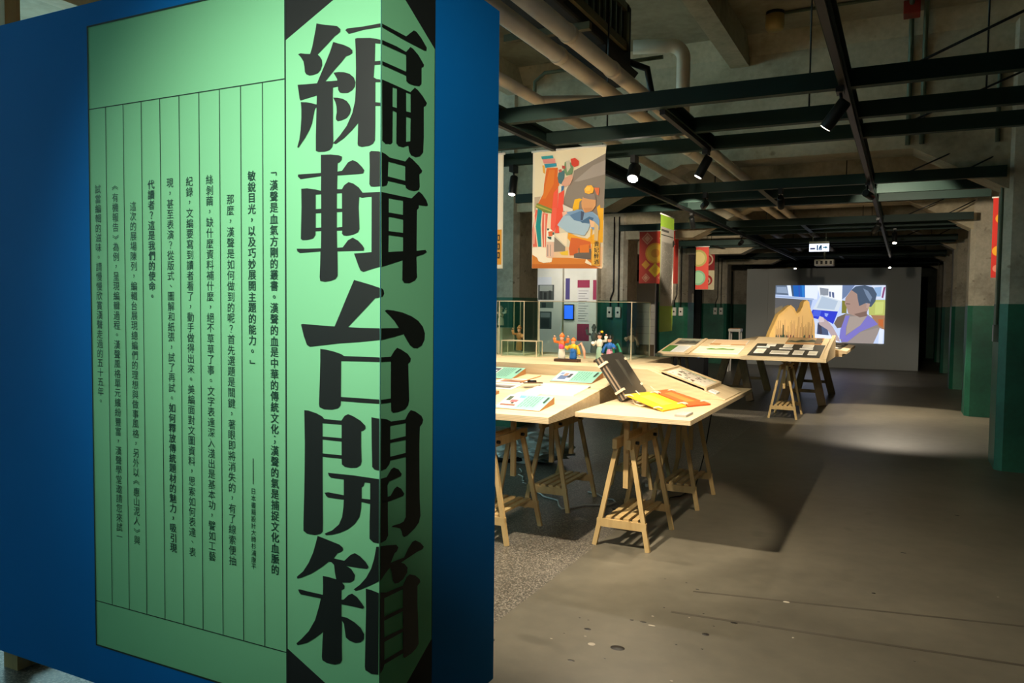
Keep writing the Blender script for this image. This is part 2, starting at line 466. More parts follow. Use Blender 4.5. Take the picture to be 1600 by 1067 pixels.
for k in range(3):
    y = -4 + 4.15 * k
    MB().box(x0, x1, y, y + .55, 1.7, 3.8).build('pier', 'column_concrete', o, wo=True)
    wd = struct(MB().box(x0 + .07, x1 - .07, y + .55, y + .61, 1.7, 3.8).build('window_%d' % (k + 1), 'steel_green_black', wo=True)); wd['label'] = 'steel framed factory window'
    for q in range(1, 5): MB().box(x0 + .08, x1 - .08, y + .55 + q * .72 - .02, y + .55 + q * .72 + .02, 1.7, 3.8).build('mullion', 'steel_green_black', wd, wo=True)
    for z in (2.2, 2.75, 3.3): MB().box(x0 + .085, x1 - .085, y + .61, y + 4.15, z - .015, z + .015).build('transom', 'steel_green_black', wd, wo=True)
# the shaded gaps between the left columns are black sheets, built further down
def cham(x0, x1, y0, y1, c):
    return [(x0 + c, y0), (x1 - c, y0), (x1, y0 + c), (x1, y1 - c), (x1 - c, y1), (x0 + c, y1), (x0, y1 - c), (x0, y0 + c)]
ordn = ['first', 'second', 'third', 'fourth', 'fifth']
for i, y in enumerate(COLY):
    for side in (0, 1):
        x0, x1 = (-4.85, -4.2) if side == 0 else (.8, 1.45)
        dz = 1.59 if side == 0 else 1.555
        lab = ('left' if side == 0 else 'right')
        if side == 0:
            l = ['square concrete column with dark green dado behind the opera figurine banner', 'square concrete column with conduits between pale exhibit boards and red banner',
                 'square concrete column with green dado behind the long green and grey banner', 'square concrete column with green dado beside the paired red banners', 'square concrete column on the banner side, past the white stool'][i]
        else:
            l = ['broad concrete column with dark green dado, conduit and switch box on its side', 'concrete column with bright green dado and patched pale plaster next to the red banner',
                 'concrete column with green dado and plain pale plaster on the open floor side', 'concrete column with green dado just before the grey projection wall', 'concrete column with green dado behind the edge of the projection wall'][i]
        t = thing('concrete_column', l, 'column', ((x0 + x1) / 2, y + .325, 0), group='row of concrete columns')
        MB().prism(cham(x0, x1, y, y + .65, .06), 'z', dz, 4.3).build('shaft', 'column_concrete', t, wo=True)
        MB().prism(cham(x0 - .004, x1 + .004, y - .004, y + .654, .06), 'z', 0, dz).build('painted_dado', 'dado_green', t, wo=True)

# conduits with sockets on the left columns, switch box on the right one
for i in (1, 2, 3):
    y = COLY[i]
    t = thing('wall_conduit', ['pair of thin conduits dropping to twin sockets beside pale exhibit boards', 'pair of thin conduits dropping to twin sockets behind the green banner', 'pair of thin conduits dropping to twin sockets next to the white stool'][i - 1], 'conduit', (-4.4, y, 1.3), group='conduits with sockets on the columns')
    for k in (0, 1):
        x = -4.42 + .09 * k
        MB().tube([(x, y - .02, 3.0), (x, y - .02, 1.75), (x - .05 + .05 * k, y - .02, 1.62), (x - .05 + .05 * k, y - .02, 1.48)], .012, 8).build('conduit', 'black_metal', t, wo=True)
        s = MB().box(x - .10 + .06 * k, x - .01 + .06 * k, y - .055, y - .006, 1.3, 1.48).build('socket_box', 'white_paint', t, wo=True, bevel=.006)
        MB().lathe([(.02, 0), (.016, .004)], (0, 0, 0), 10).build('socket', 'black_metal', s).location = (x - .055 + .06 * k + 4.4 , -.056, .09)
        s.children[0].rotation_euler = (R(90), 0, 0)
t = thing('wall_conduit', 'vertical conduit with a small switch box on the broad green column', 'conduit', (.8, 8.62, 1.2))
MB().tube([(.785, 8.62, 4.0), (.785, 8.62, 1.35)], .014, 8).build('conduit', 'conduit_grey', t, wo=True)
MB().box(.752, .796, 8.57, 8.67, 1.2, 1.36).build('switch_box', 'grey_metal', t, wo=True, bevel=.005)

# ---- steel grid under the slab
ZB, ZT = 2.72, 2.82
grid = thing('steel_ceiling_grid', 'dark steel channel grid hung under the concrete ceiling', 'steel grid', (-1.7, 12, ZB))
def channel(axis, c, a, b_, face=-1):
    """C channel: web on the near side, lips turned inward"""
    w_, t_ = .06, .008
    pr = [(0, ZB), (w_, ZB), (w_, ZB + t_), (t_, ZB + t_), (t_, ZT - t_), (w_, ZT - t_), (w_, ZT), (0, ZT)]
    pr = [(c + p, z) for p, z in pr]
    return MB().prism(pr, axis, a, b_)
TRI = [(4.73, 5.5, 6.15), (8.43, 9.16, 9.86), (12.25, 12.95, 13.6), (15.7, 16.3, 16.9), (19.8, 20.4, 21.0), (23.6, 24.2, 24.8)]
for ti, tr in enumerate(TRI):
    for y in tr:
        x1 = 4.9 if ti == 0 else (.8 if (ti < 5) else .8)
        channel('x', y, -4.2, x1).build('cross_beam', 'steel_green_black', grid, wo=True)
    for x in (-1.41, -3.47):
        for a, b_ in ((tr[0] + .06, tr[1]), (tr[1] + .06, tr[2])):
            channel('y', x, a, b_).build('spacer_beam', 'steel_green_black', grid, wo=True)
allY = [y for tr in TRI for y in tr]
for x in (-2.49, -.36):
    ys = [2.2] + [v for y in allY for v in (y, y + .06)] + [26.5]
    for k in range(0, len(ys), 2):
        channel('y', x, ys[k], ys[k + 1]).build('runner_beam', 'steel_green_black', grid, wo=True)
for x in (-3.6, -2.0, -.6, .4):
    for y in (5.52, 9.18, 12.97, 16.32, 20.42):
        MB().tube([(x, y, ZT - .005), (x, y, 4.3 if abs(y - 8.7) > .4 else 3.05)], .006, 6).build('hanger_rod', 'black_metal', grid, wo=True)
rods = [((0, 4.79, 2.815), (1.7, 5.05, 3.6)), ((0, 6.21, 2.815), (1.7, 6.4, 3.55))]
for y in (8.43, 12.25, 15.7): rods += [((0, y + .04, 2.815), (.82, y + .2, 3.2)), ((.5, y + .04, 2.815), (.82, y + .15, 2.99))]
for a, b_ in rods:
    MB().tube([a, b_], .008, 6).build('brace_rod', 'black_metal', grid, wo=True)
for x, y0, y1, lab in ((-.33, 3.2, 25.5, 'long black lighting track along the runner over the open floor'), (-2.46, 3.0, 25.5, 'long black lighting track along the runner over the tables'), (-1.38, 4.8, 6.1, 'short black lighting track between the three cross beams by the opera banner')):
    tag(MB().box(x - .017, x + .017, y0, y1, ZB - .03, ZB - .0005).build('lighting_track', 'black_metal', wo=True), lab, 'track')

# ---- spotlights
def spot(pos, aim, power, size, label, col=WARM, blend=.25, lens='lamp_lens', radius=.03, L_=.17, r=.035, track=True, off=None):
    p = Vector(pos); d = (Vector(aim) - p).normalized()
    top = ZB - .03
    t = thing('spotlight', label, 'spotlight', (p.x, p.y, p.z), group='track spotlights')
    MB().box(p.x - .02, p.x + .02, p.y - .05, p.y + .05, top - .03, top if track else ZB).build('track_adapter', 'black_metal', t, wo=True)
    MB().tube([(p.x, p.y, top - .02), p - d * .02], .009, 8).build('stem', 'black_metal', t, wo=True)
    a = p - d * .05; b_ = p + d * (L_ - .05)
    MB().tube([a, a + d * .01, b_ - d * .006, b_], [r * .8, r, r, r * .94], 16).build('barrel', 'black_metal', t, wo=True)
    MB().tube([b_ + d * .0005, b_ + d * .002], [r * .8, r * .78], 16).build('lens' if not off else 'lens_%s_offscreen' % off, lens, t, wo=True)
    if power:
        ld = bpy.data.lights.new('spot', 'SPOT'); ld.energy = power; ld.spot_size = R(size); ld.spot_blend = blend; ld.color = col; ld.shadow_soft_size = radius
        lo = bpy.data.objects.new('beam' if not off else 'beam_%s_offscreen' % off, ld); COL.objects.link(lo)
        ld.name = lo.name
        lo.parent = t
        lo.location = b_ + d * .006 - p
        lo.rotation_euler = d.to_track_quat('-Z', 'Y').to_euler()
    return t

PW = 1.0
spot((-.345, 4.62, 2.58), (-1.7, 5.05, .85), 85 * PW, 66, 'black spotlight on the open floor track aimed at the corner table')
spot((-1.39, 6.05, 2.60), (-2.2, 5.85, 1.05), 25 * PW, 56, 'black spotlight hanging from the short track above the tables')
spot((-3.1, 6.18, 2.58), (-3.1, 5.7, .9), 45 * PW, 66, 'black spotlight beside the opera figurine banner', track=False)
spot((-2.0, 6.18, 2.60), (-1.9, 4.9, .85), 22 * PW, 60, 'glaring spotlight shining down on the corner table and album', lens='lamp_bright', r=.05, L_=.14, track=False)
spot((-2.46, 4.3, 2.6), (-2.3, 5.05, .9), 55 * PW, 66, 'black spotlight on the table side track over the sloped desk')
spot((-1.95, 3.3, 2.6), (-1.15, 4.3, .3), 205 * PW, 88, 'black spotlight over the blue panel end lighting the corner table', blend=.55)
spot((-2.46, 10.0, 2.6), (-2.5, 11.6, .95), 110 * PW, 60, 'black spotlight on the table side track before the sloping board with landscape prints')
spot((-1.17, 8.46, 2.6), (-1.4, 11.5, .95), 200 * PW, 50, 'black spotlight under the second beam group, aimed at card tray', track=False)
spot((-.345, 11.4, 2.58), (-1.4, 13.2, 1.2), 50 * PW, 55, 'black spotlight on the open floor track lighting the wooden mountain')
spot((-.16, 12.9, 2.58), (-.1, 11.9, 0), 170 * PW, 75, 'black spotlight throwing warm light on the bare floor')
spot((-2.46, 13.4, 2.58), (-3.4, 15.6, 2.2), 90 * PW, 50, 'black spotlight on the table side track facing paired red banners')
spot((-1.94, 8.46, 2.6), (-3.5, 12.1, 2.2), 130 * PW, 42, 'black spotlight under the second beam group facing the red lattice banner', track=False)
spot((-2.46, 20.6, 2.58), (-2.3, 19.3, 0), 10 * PW, 50, 'small spotlight on the table side track right before the projection wall')
spot((-.345, 20.7, 2.58), (-.2, 19.3, 0), 10 * PW, 60, 'spotlight on the open floor track close to the projection wall')
spot((-.345, 8.15, 2.58), (.85, 12.3, 2.1), 110 * PW, 60, 'black spotlight turned to the columns on the open floor side')
t = thing('lighting_track', 'short black lighting track hung behind the blue panel', 'track', (-1.95, 3.35, ZB - .03))
MB().box(-1.967, -1.933, 3.1, 3.6, ZB - .03, ZB).build('rail', 'black_metal', t, wo=True)
for y in (3.15, 3.55): MB().tube([(-1.95, y, ZB), (-1.95, y, 4.3)], .005, 6).build('hanger_rod', 'black_metal', t, wo=True)
spot((-1.95, 3.52, 2.6), (-2.4, 5.6, 2.2), 45 * PW, 46, 'black spotlight behind the blue panel facing the opera figurine banner')
# panel lights stand on a track behind the viewpoint
t = thing('lighting_track', 'black lighting track in front of the blue title panel', 'track', (-1.1, 0, ZB - .03))
MB().box(-2.6, .4, -.017, .017, ZB - .03, ZB).build('rail', 'black_metal', t, wo=True)
for x in (-2.5, -1.1, .3): MB().tube([(x, 0, ZB), (x, 0, 4.3)], .005, 6).build('hanger_rod', 'black_metal', t, wo=True)
spot((-1.45, 0, 2.6), (-1.62, 1.82, 1.68), 68, 72, 'black spotlight lighting the blue title panel', NEUT, 1.0, radius=.06, off='title_panel')
spot((.1, 0, 2.6), (-1.335, 2.45, 1.75), 58, 50, 'second black spotlight washing the title panel corner', NEUT, .9, radius=.06, off='panel_corner')

# ---- pipes, duct unit and fittings under the slab
def pipe(label, pts, r, mat='pipe_white', rings=()):
    t = thing('ceiling_pipe', label, 'pipe', pts[0])
    MB().tube(pts, r, 14).build('pipe', mat, t, wo=True)
    for p, q in rings:
        MB().tube([p, q], r * 1.12, 14).build('joint_sleeve', mat, t, wo=True)
    return t
pipe('thick cream insulated pipe, the one on the banner side of the pair', [(-1.84, 1.0, 2.95), (-1.84, 26, 2.95)], .047, rings=[((-1.84, 4.2, 2.95), (-1.84, 4.26, 2.95)), ((-1.84, 7.2, 2.95), (-1.84, 7.26, 2.95))])
pipe('thick cream insulated pipe, the one on the open floor side of the pair', [(-1.65, 1.0, 2.95), (-1.65, 26, 2.95)], .047, rings=[((-1.65, 3.9, 2.95), (-1.65, 3.94, 2.95)), ((-1.65, 4.6, 2.95), (-1.65, 4.64, 2.95))])
pipe('cream pipe above the table side lighting track', [(-2.4, 1.0, 2.97), (-2.4, 26, 2.97)], .04)
pipe('short cream branch pipe crossing between two long pipes', [(-2.4, 5.2, 2.98), (-2.2, 5.35, 3.0), (-1.93, 5.45, 2.99)], .03)
pipe('cream pipe bent in an inverted U beside the duct unit', [(-2.2, 6.7, 3.77)] + [(-1.9 + .12 * math.sin(R(a_)), 6.79 + .03 * math.sin(R(a_)), 3.65 + .12 * math.cos(R(a_))) for a_ in range(0, 91, 10)] + [(-1.78, 6.82, 3.0)], .06)
pipe('thin dark conduit bent along the ceiling behind cream pipes', [(-3.1, 6.6, 2.95), (-3.1, 6.6, 3.55), (-3.0, 6.6, 3.62), (-1.9, 6.6, 3.62)], .017, 'conduit_grey')
for x in (-.02, .1):
    pipe('green grey conduit running along ceiling %s' % ('with red box' if x < 0 else 'beside the one with red box'), [(x, .5, 4.27), (x, 8.2, 4.27), (x, 8.33, 4.23), (x, 8.49, 4.06), (x, 8.505, 4.0), (x, 8.505, 3.08)], .022, 'conduit_grey')
tag(MB().box(-.09, .05, 8.05, 8.22, 4.18, 4.30).build('junction_box', 'red_paint', wo=True, bevel=.008), 'small red junction box on the ceiling conduit', 'box')
pipe('green grey conduit looping across the girder towards the broad green column', [(.12, 8.507, 3.72), (.2, 8.507, 3.82), (.62, 8.507, 3.84), (.72, 8.507, 3.76), (.72, 8.507, 3.05)], .02, 'conduit_grey')
pipe('thin conduit leading to the round ceiling lamp', [(-1.1, 7.85, 4.28), (-.04, 7.85, 4.28)], .016, 'conduit_grey')
t = thing('ceiling_lamp', 'round cream ceiling lamp with dark mounting plate', 'lamp', (-1.18, 7.85, 4.12))
MB().lathe([(.085, .15), (.085, .18)], (0, 0, 0), 20).build('mounting_plate', 'black_metal', t)
MB().lathe([(.06, 0), (.078, .012), (.088, .05), (.085, .15)], (0, 0, 0), 20).build('shade', 'cream_plastic', t)
t = thing('fan_coil_unit', 'ceiling fan coil unit with slatted cream grille and black casing', 'air conditioner', (-2.05, 5.2, 3.3))
MB().box(-.55, .0, -1.1, 1.0, .15, .62).build('casing', 'black_cloth', t, bevel=.02)
gf = MB().box(0, .03, -1.1, .85, .22, .28).box(0, .03, -1.1, .85, .52, .58).box(0, .03, -1.1, -1.04, .22, .58).box(0, .03, .79, .85, .22, .58).build('grille_frame', 'ac_cream', t)
for k in range(15):
    MB().box(.002, .02, -1.0 + k * .12, -.985 + k * .12, .28, .52).build('slat', 'grey_metal', gf)
MB().hexa([(-.3, .5, .02), (-.05, .5, .02), (-.05, 1.1, .02), (-.3, 1.1, .02)], [(-.35, .4, .15), (0, .4, .15), (0, 1.2, .15), (-.35, 1.2, .15)]).build('drain_pan', 'black_cloth', t)
MB().tube([(-.1, 1.15, .25), (.05, 1.28, .2), (.08, 1.32, 0), (.0, 1.3, -.2)], .03, 10).build('hose', 'black_metal', t)
for x, y in ((-.5, -1), (-.03, -1), (-.5, .9), (-.03, .9)):
    MB().tube([(x, y, .6), (x, y, 1.0)], .007, 6).build('hanger_rod', 'black_metal', t)
MB().box(-.6, .06, -.1, -.05, .1, .15).build('support_bracket', 'ac_cream', t)

# ---------------------------------------------------------------- title panel
XC, YP = -1.335, 1.823
pan = thing('title_panel', 'tall blue corner panel with green calligraphy title and exhibition text', 'panel', (XC, YP, 0))
MB().box(-4.3, XC, YP, YP + .05, .1, 2.54).build('front_board', 'panel_blue', pan, wo=True)
MB().box(XC - .05, XC, YP + .05, 2.535, .1, 2.555).build('side_board', 'panel_blue_side', pan, wo=True)
for x in (-3.25, -2.3):
    MB().box(x, x + .09, YP + .05, YP + .11, 0, 2.9 if x < -3 else 2.5).build('post', 'pine', pan, wo=True)
MB().box(XC - .14, XC - .05, 2.44, 2.5, 0, 2.5).build('post', 'pine', pan, wo=True)
MB().box(-3.25, -3.16, YP + .1, YP + .7, 0, .05).build('foot_rail', 'pine', pan, wo=True)
FO = (XC, YP, 0); FX = (1, 0, 0); SO = (XC, YP, 0); SX = (0, 1, 0); UZ = (0, 0, 1)
G, K = '80d49c', '0c1512'
ink('green_print', [(G, [-1262, 245, -351, 245, -351, 2461, -1262, 2461]), (K, [-351, 245, 0, 245, 0, 2461, -351, 2461]), (G, [-348, 424, 0, 248, 0, 2458, -348, 2286])], FO, FX, UZ, 'print', pan)
ink('green_print', [(K, [0, 245, 283, 245, 283, 2461, 0, 2461]), (G, [0, 248, 279, 418, 279, 2294, 0, 2458])], SO, SX, UZ, 'print', pan)
def hline(s0, s1, z, t): return ('14352a', [s0, z - t / 2, s1, z - t / 2, s1, z + t / 2, s0, z + t / 2])
def vline(s, z0, z1, t): return ('14352a', [s - t / 2, z0, s + t / 2, z0, s + t / 2, z1, s - t / 2, z1])
ink('rule_line', [hline(-1262, -351, 2459, 6), hline(-1262, -351, 247, 6), vline(-1260, 245, 2461, 6), vline(-351, 245, 2461, 5), hline(-1262, -351, 2172, 3), hline(-1262, -351, 411, 3)]
    + [vline(-1260 + 90.9 * k, 411, 2172, 3) for k in range(1, 10)], FO, FX, UZ, 'print', pan, step=.00002, base=.0022)

COLS = [
 ('「漢聲是血氣方剛的叢書。漢聲的血是中華的傳統文化；漢聲的氣是捕捉文化血脈的', 0, 37, 0),
 ('敏銳目光，以及巧妙展開主題的能力。」', 0, 18, 0),
 ('那麼，漢聲是如何做到的呢？首先選題是關鍵，著眼即將消失的，有了線索便抽', 0, 0, 2),
 ('絲剝繭，缺什麼資料補什麼，絕不草草了事。文字表達深入淺出是基本功，譬如工藝', 0, 0, 0),
 ('紀錄，文編要寫到讀者看了，動手做得出來。美編面對文圖資料，思索如何表達、表', 0, 0, 0),
 ('現，甚至表演？從版式、圖解和紙張，試了再試。如何釋放傳統題材的魅力，吸引現', 22, 37, 0),
 ('代讀者？這是我們的使命。', 0, 12, 0),
 ('這次的展場陳列，編輯台展現總編們的理想與做事風格，另外以《惠山泥人》與', 0, 0, 2),
 ('《有機報告》為例，呈現編輯過程。漢聲風格單元繽紛豐富，漢聲學堂邀請您來試一', 0, 0, 0),
 ('試當編輯的滋味。請慢慢欣賞漢聲走過的五十五年。', 0, 0, 0)]
SIGN = '日本書籍設計大師杉浦康平'
load_glyphs(''.join(c[0] for c in COLS), True)
load_glyphs(''.join(c[0] for c in COLS) + SIGN, False)
load_glyphs('貴妃醉酒', True)
PT = .03403
for i, (txt, b0, b1, ind) in enumerate(COLS):
    s = -.397 - .0909 * i
    its = [(ch, b0 <= k < b1, s, 1.908 - PT * (k + ind + .5), .0335) for k, ch in enumerate(txt)]
    if i == 1:
        glyph_mesh('signature_line', [(ch, False, s + .001, .913 - .0219 * (k + .5), .0215) for k, ch in enumerate(SIGN)], FO, FX, UZ, 'ink_dark_green', pan, .0028)
    glyph_mesh('text_column', its, FO, FX, UZ, 'ink_dark_green', pan, .0028)
ink('dash', [('14352a', [-489, 925, -486, 925, -486, 1007, -489, 1007])], FO, FX, UZ, 'print', pan, base=.0028)

TITLE = [
 [
  (-1,[-229,2317,-209,2311,-178,2304,-153,2298,-141,2288,-142,2280,-153,2274,-161,2271,-189,2251,-225,2227,-217,2220,-209,2209,-208,2194,-214,2181,-224,2173,-240,2170,-256,2170,-268,2175,-273,2182,-275,2199,-278,2213,-288,2227,-299,2237,-290,2239,-272,2235,-253,2232,-245,2251,-238,2278,-232,2301]),
  (-1,[-167,2255,-148,2248,-128,2241,-108,2231,-98,2222,-98,2214,-108,2210,-121,2208,-138,2193,-161,2176,-196,2146,-173,2144,-152,2143,-149,2126,-168,2125,-169,2103,-168,2063,-168,2023,-167,1967,-171,1954,-181,1946,-199,1943,-222,1944,-232,1948,-232,1989,-230,2049,-228,2109,-291,2101,-294,2108,-297,2127,-301,2148,-272,2146,-227,2144,-214,2167,-194,2201,-178,2230]),
  (-1,[-166,2167,-148,2167,-128,2164,-108,2157,-93,2145,-87,2131,-89,2119,-98,2110,-113,2104,-131,2105,-143,2108,-149,2116,-150,2132,-153,2148]),
  (-1,[-167,2096,-151,2094,-133,2089,-118,2081,-107,2068,-103,2056,-107,2043,-118,2033,-136,2028,-151,2027,-157,2032,-157,2040,-154,2053,-155,2069,-159,2082]),
  (-1,[-289,2096,-267,2093,-246,2088,-228,2082,-227,2075,-233,2073,-237,2066,-241,2050,-246,2030,-256,2011,-272,1990,-299,1962,-303,1964,-295,1986,-290,2014,-287,2050,-287,2075]),
  (-1,[-123,2282,-117,2286,-59,2283,0,2283,0,2273,-59,2274,-111,2270]),
  (1,[1,2283,119,2284,159,2314,173,2314,200,2303,230,2284,229,2275,219,2272,119,2271,1,2274]),
  (-1,[-88,2253,-81,2254,-35,2248,-16,2243,0,2238,0,2227,-18,2231,-19,2181,0,2180,0,2170,-20,2171,-23,2137,-13,2131,0,2128,0,2121,-17,2123,-17,2067,0,2064,0,2055,-17,2057,-17,2009,-18,1961,-25,1952,-39,1947,-64,1946,-77,1950,-79,1956,-78,1983,-77,2015,-98,1997,-128,1976,-158,1962,-168,1965,-143,1985,-118,2010,-98,2044,-88,2078,-86,2109,-85,2171,-86,2218]),
  (1,[1,2238,71,2241,119,2239,141,2260,155,2259,185,2248,215,2228,212,2221,202,2216,202,2168,190,2158,160,2153,133,2152,121,2157,120,2171,2,2170,2,2180,120,2182,119,2231,1,2227,1,2229]),
  (1,[1,2129,71,2129,142,2128,165,2147,182,2144,209,2132,232,2117,228,2109,215,2102,216,2011,213,1964,195,1949,173,1943,147,1944,137,1955,133,1970,121,1966,107,1960,83,1959,71,1965,72,2054,53,2054,52,1963,42,1957,18,1954,3,1960]),
  (2,[52,2120,73,2122,73,2066,52,2065]),
  (2,[120,2123,143,2123,144,2069,121,2067]),
  (2,[121,2052,144,2053,143,1984,121,1978]),
 ],
 [
  (-1,[-213,1935,-176,1933,-149,1929,-135,1924,-136,1915,-144,1908,-151,1906,-152,1882,-135,1883,-113,1906,-96,1911,-80,1904,-63,1889,-55,1879,-59,1871,-75,1870,-152,1871,-153,1831,-135,1830,-127,1841,-111,1849,-94,1844,-75,1832,-61,1816,-1,1815,0,1804,-28,1803,-47,1803,-63,1802,-73,1805,-75,1777,-73,1736,-72,1713,-77,1704,-94,1698,-118,1695,-130,1697,-135,1702,-134,1711,-154,1711,-153,1661,-132,1662,-113,1682,-96,1689,-77,1680,-61,1666,-55,1657,-57,1651,-152,1651,-151,1608,-151,1579,-159,1570,-176,1565,-198,1562,-216,1565,-218,1576,-216,1617,-215,1652,-294,1649,-304,1654,-306,1662,-266,1661,-213,1661,-212,1712,-234,1712,-234,1701,-243,1691,-266,1687,-284,1687,-290,1691,-289,1728,-287,1787,-288,1840,-265,1840,-235,1835,-213,1830,-212,1873,-291,1869,-301,1877,-300,1883,-213,1882,-213,1911]),
  (-1,[-37,1928,-31,1932,-6,1929,0,1927,0,1908,0,1831,-19,1831,-32,1832,-37,1839,-36,1888]),
  (1,[1,1927,20,1924,39,1918,117,1920,137,1937,157,1932,189,1919,208,1907,204,1900,192,1894,195,1856,190,1847,165,1840,137,1840,121,1844,119,1852,30,1851,30,1845,24,1837,2,1831,1,1884]),
  (-1,[-29,1803,0,1815,0,1783,0,1604,-28,1598,-58,1590,-68,1594,-75,1607,-91,1643,-29,1646]),
  (1,[0,1815,34,1815,151,1816,190,1842,208,1836,231,1821,242,1806,231,1803,190,1801,190,1792,180,1785,179,1661,228,1667,237,1661,217,1653,179,1644,181,1595,183,1581,171,1571,142,1562,115,1562,104,1570,105,1629,51,1616,2,1604,0,1783]),
  (-2,[-233,1820,-212,1820,-212,1777,-233,1777]),
  (-2,[-233,1765,-212,1765,-212,1722,-233,1722]),
  (-2,[-154,1819,-135,1819,-135,1774,-154,1775]),
  (-2,[-154,1765,-134,1765,-134,1721,-154,1720]),
  (2,[33,1906,117,1907,117,1863,30,1863]),
  (2,[35,1802,106,1804,106,1762,35,1761]),
  (2,[35,1750,107,1749,107,1709,35,1708]),
  (2,[35,1697,107,1697,107,1655,34,1648]),
 ],
 [
  (-1,[-91,1567,-65,1561,-28,1552,0,1544,0,1518,-5,1516,-16,1515,-46,1488,-113,1430,-70,1429,0,1429,0,1396,-70,1388,-142,1382,-256,1368,-267,1373,-279,1399,-290,1434,-284,1436,-221,1433,-162,1431,-142,1469,-118,1516]),
  (1,[0,1544,0,1544,11,1538,14,1528,8,1521,0,1518,0,1429,0,1429,88,1428,65,1450,39,1467,18,1479,26,1482,58,1480,105,1474,154,1462,190,1448,216,1429,228,1408,226,1388,212,1372,187,1364,165,1366,147,1375,130,1391,112,1410,65,1403,2,1396,0,1396]),
  (-1,[-216,1363,-191,1361,-161,1356,-137,1350,-127,1345,0,1346,-1,1213,-69,1212,-139,1212,-140,1199,-149,1190,-171,1184,-201,1183,-219,1188,-221,1197,-218,1267,-216,1326]),
  (1,[0,1346,1,1346,47,1345,65,1362,79,1370,99,1364,134,1349,151,1334,148,1325,137,1319,140,1267,143,1207,138,1193,121,1183,87,1179,60,1180,50,1187,49,1212,1,1213,0,1213]),
  (-2,[-138,1330,-69,1332,0,1333,-1,1225,-139,1224]),
  (2,[0,1333,1,1333,48,1332,48,1223,1,1224,0,1225]),
 ],
 [
  (-1,[-278,1175,-262,1175,-231,1169,-209,1161,-201,1154,-137,1154,-125,1169,-112,1175,-93,1170,-67,1159,-50,1146,-49,1138,-57,1131,-65,1129,-65,1086,-63,1040,-67,1029,-81,1020,-103,1017,-124,1018,-135,1024,-136,1041,-208,1040,-208,961,-207,841,-208,813,-217,805,-239,798,-268,798,-282,805,-282,831,-279,913,-277,994,-276,1075]),
  (-1,[-28,1172,-3,1170,-1,1170,-1,1020,-17,1021,-25,1028,-27,1097]),
  (1,[0,1170,30,1164,50,1155,122,1152,138,1169,152,1177,178,1169,211,1152,221,1138,215,1127,202,1119,200,1069,201,986,203,894,208,839,199,820,177,807,138,795,118,795,110,802,106,815,99,826,79,834,54,842,62,844,96,841,116,843,127,854,127,959,126,1038,46,1041,42,1031,25,1020,2,1019,0,1020]),
  (-1,[-187,994,-171,994,-93,996,-2,995,-1,996,-1,808,-2,807,-21,808,-34,816,-34,865,-32,919,-64,921,-65,900,-71,875,-88,853,-112,834,-142,819,-171,809,-194,804,-200,808,-171,822,-146,843,-134,867,-129,899,-128,920,-186,919,-194,923,-200,932,-186,935,-128,933,-128,980,-176,980,-184,985]),
  (1,[0,996,28,995,51,1014,64,1017,88,1007,105,990,101,984,41,980,33,970,34,936,48,936,68,953,81,957,102,946,119,927,114,922,68,921,35,921,35,880,37,821,26,810,0,808]),
  (-2,[-208,1141,-136,1142,-136,1102,-208,1101]),
  (-2,[-208,1092,-136,1092,-136,1051,-208,1050]),
  (2,[46,1143,125,1141,125,1101,46,1102]),
  (2,[46,1093,125,1090,125,1050,46,1052]),
  (-2,[-52,980,-32,980,-32,932,-63,931,-63,964,-56,969]),
 ],
 [
  (-1,[-227,797,-207,794,-174,788,-145,783,-132,776,-131,768,-140,761,-152,756,-166,738,-126,737,-103,758,-87,766,-69,760,-48,746,-37,733,-43,726,-74,724,-118,723,-100,716,-87,701,-90,685,-105,675,-134,670,-125,662,-126,653,-137,647,-137,618,-129,619,-110,637,-97,643,-79,636,-61,620,-53,611,-58,605,-95,605,-137,604,-137,567,-116,567,-89,559,-66,547,-53,530,-54,515,-66,503,-84,497,-105,499,-120,506,-124,529,-127,546,-135,555,-136,479,-135,434,-142,423,-161,415,-191,413,-209,418,-211,428,-209,473,-206,507,-235,483,-268,460,-307,444,-311,449,-291,467,-262,497,-237,537,-221,584,-215,607,-293,606,-299,610,-304,619,-296,621,-262,620,-207,620,-206,648,-207,678,-185,678,-156,676,-161,695,-164,718,-174,725,-185,725,-212,704,-251,678,-290,659,-307,653,-309,658,-284,679,-262,709,-245,742,-234,774]),
  (-1,[-10,796,-1,798,-1,697,-1,697,-28,681,-64,662,-84,654,-91,657,-69,674,-46,699,-28,729,-17,761]),
  (1,[0,799,31,793,78,782,89,771,81,762,70,759,51,736,119,732,141,753,164,768,180,768,208,753,228,735,220,729,188,729,104,721,122,711,138,695,136,680,115,666,89,663,71,667,61,679,56,704,47,722,31,716,0,698]),
  (-1,[-47,667,-28,666,-2,662,-1,662,-2,420,-27,417,-48,423,-50,433,-48,519,-46,604]),
  (1,[0,663,28,654,112,647,134,667,149,671,181,657,205,638,209,628,193,620,193,568,198,498,201,433,187,423,159,418,124,419,117,424,117,437,20,442,15,431,0,422,0,422]),
  (2,[19,640,114,636,114,579,19,585]),
  (2,[19,573,114,568,115,515,20,523]),
  (2,[20,509,115,504,115,451,20,455]),
 ],
]

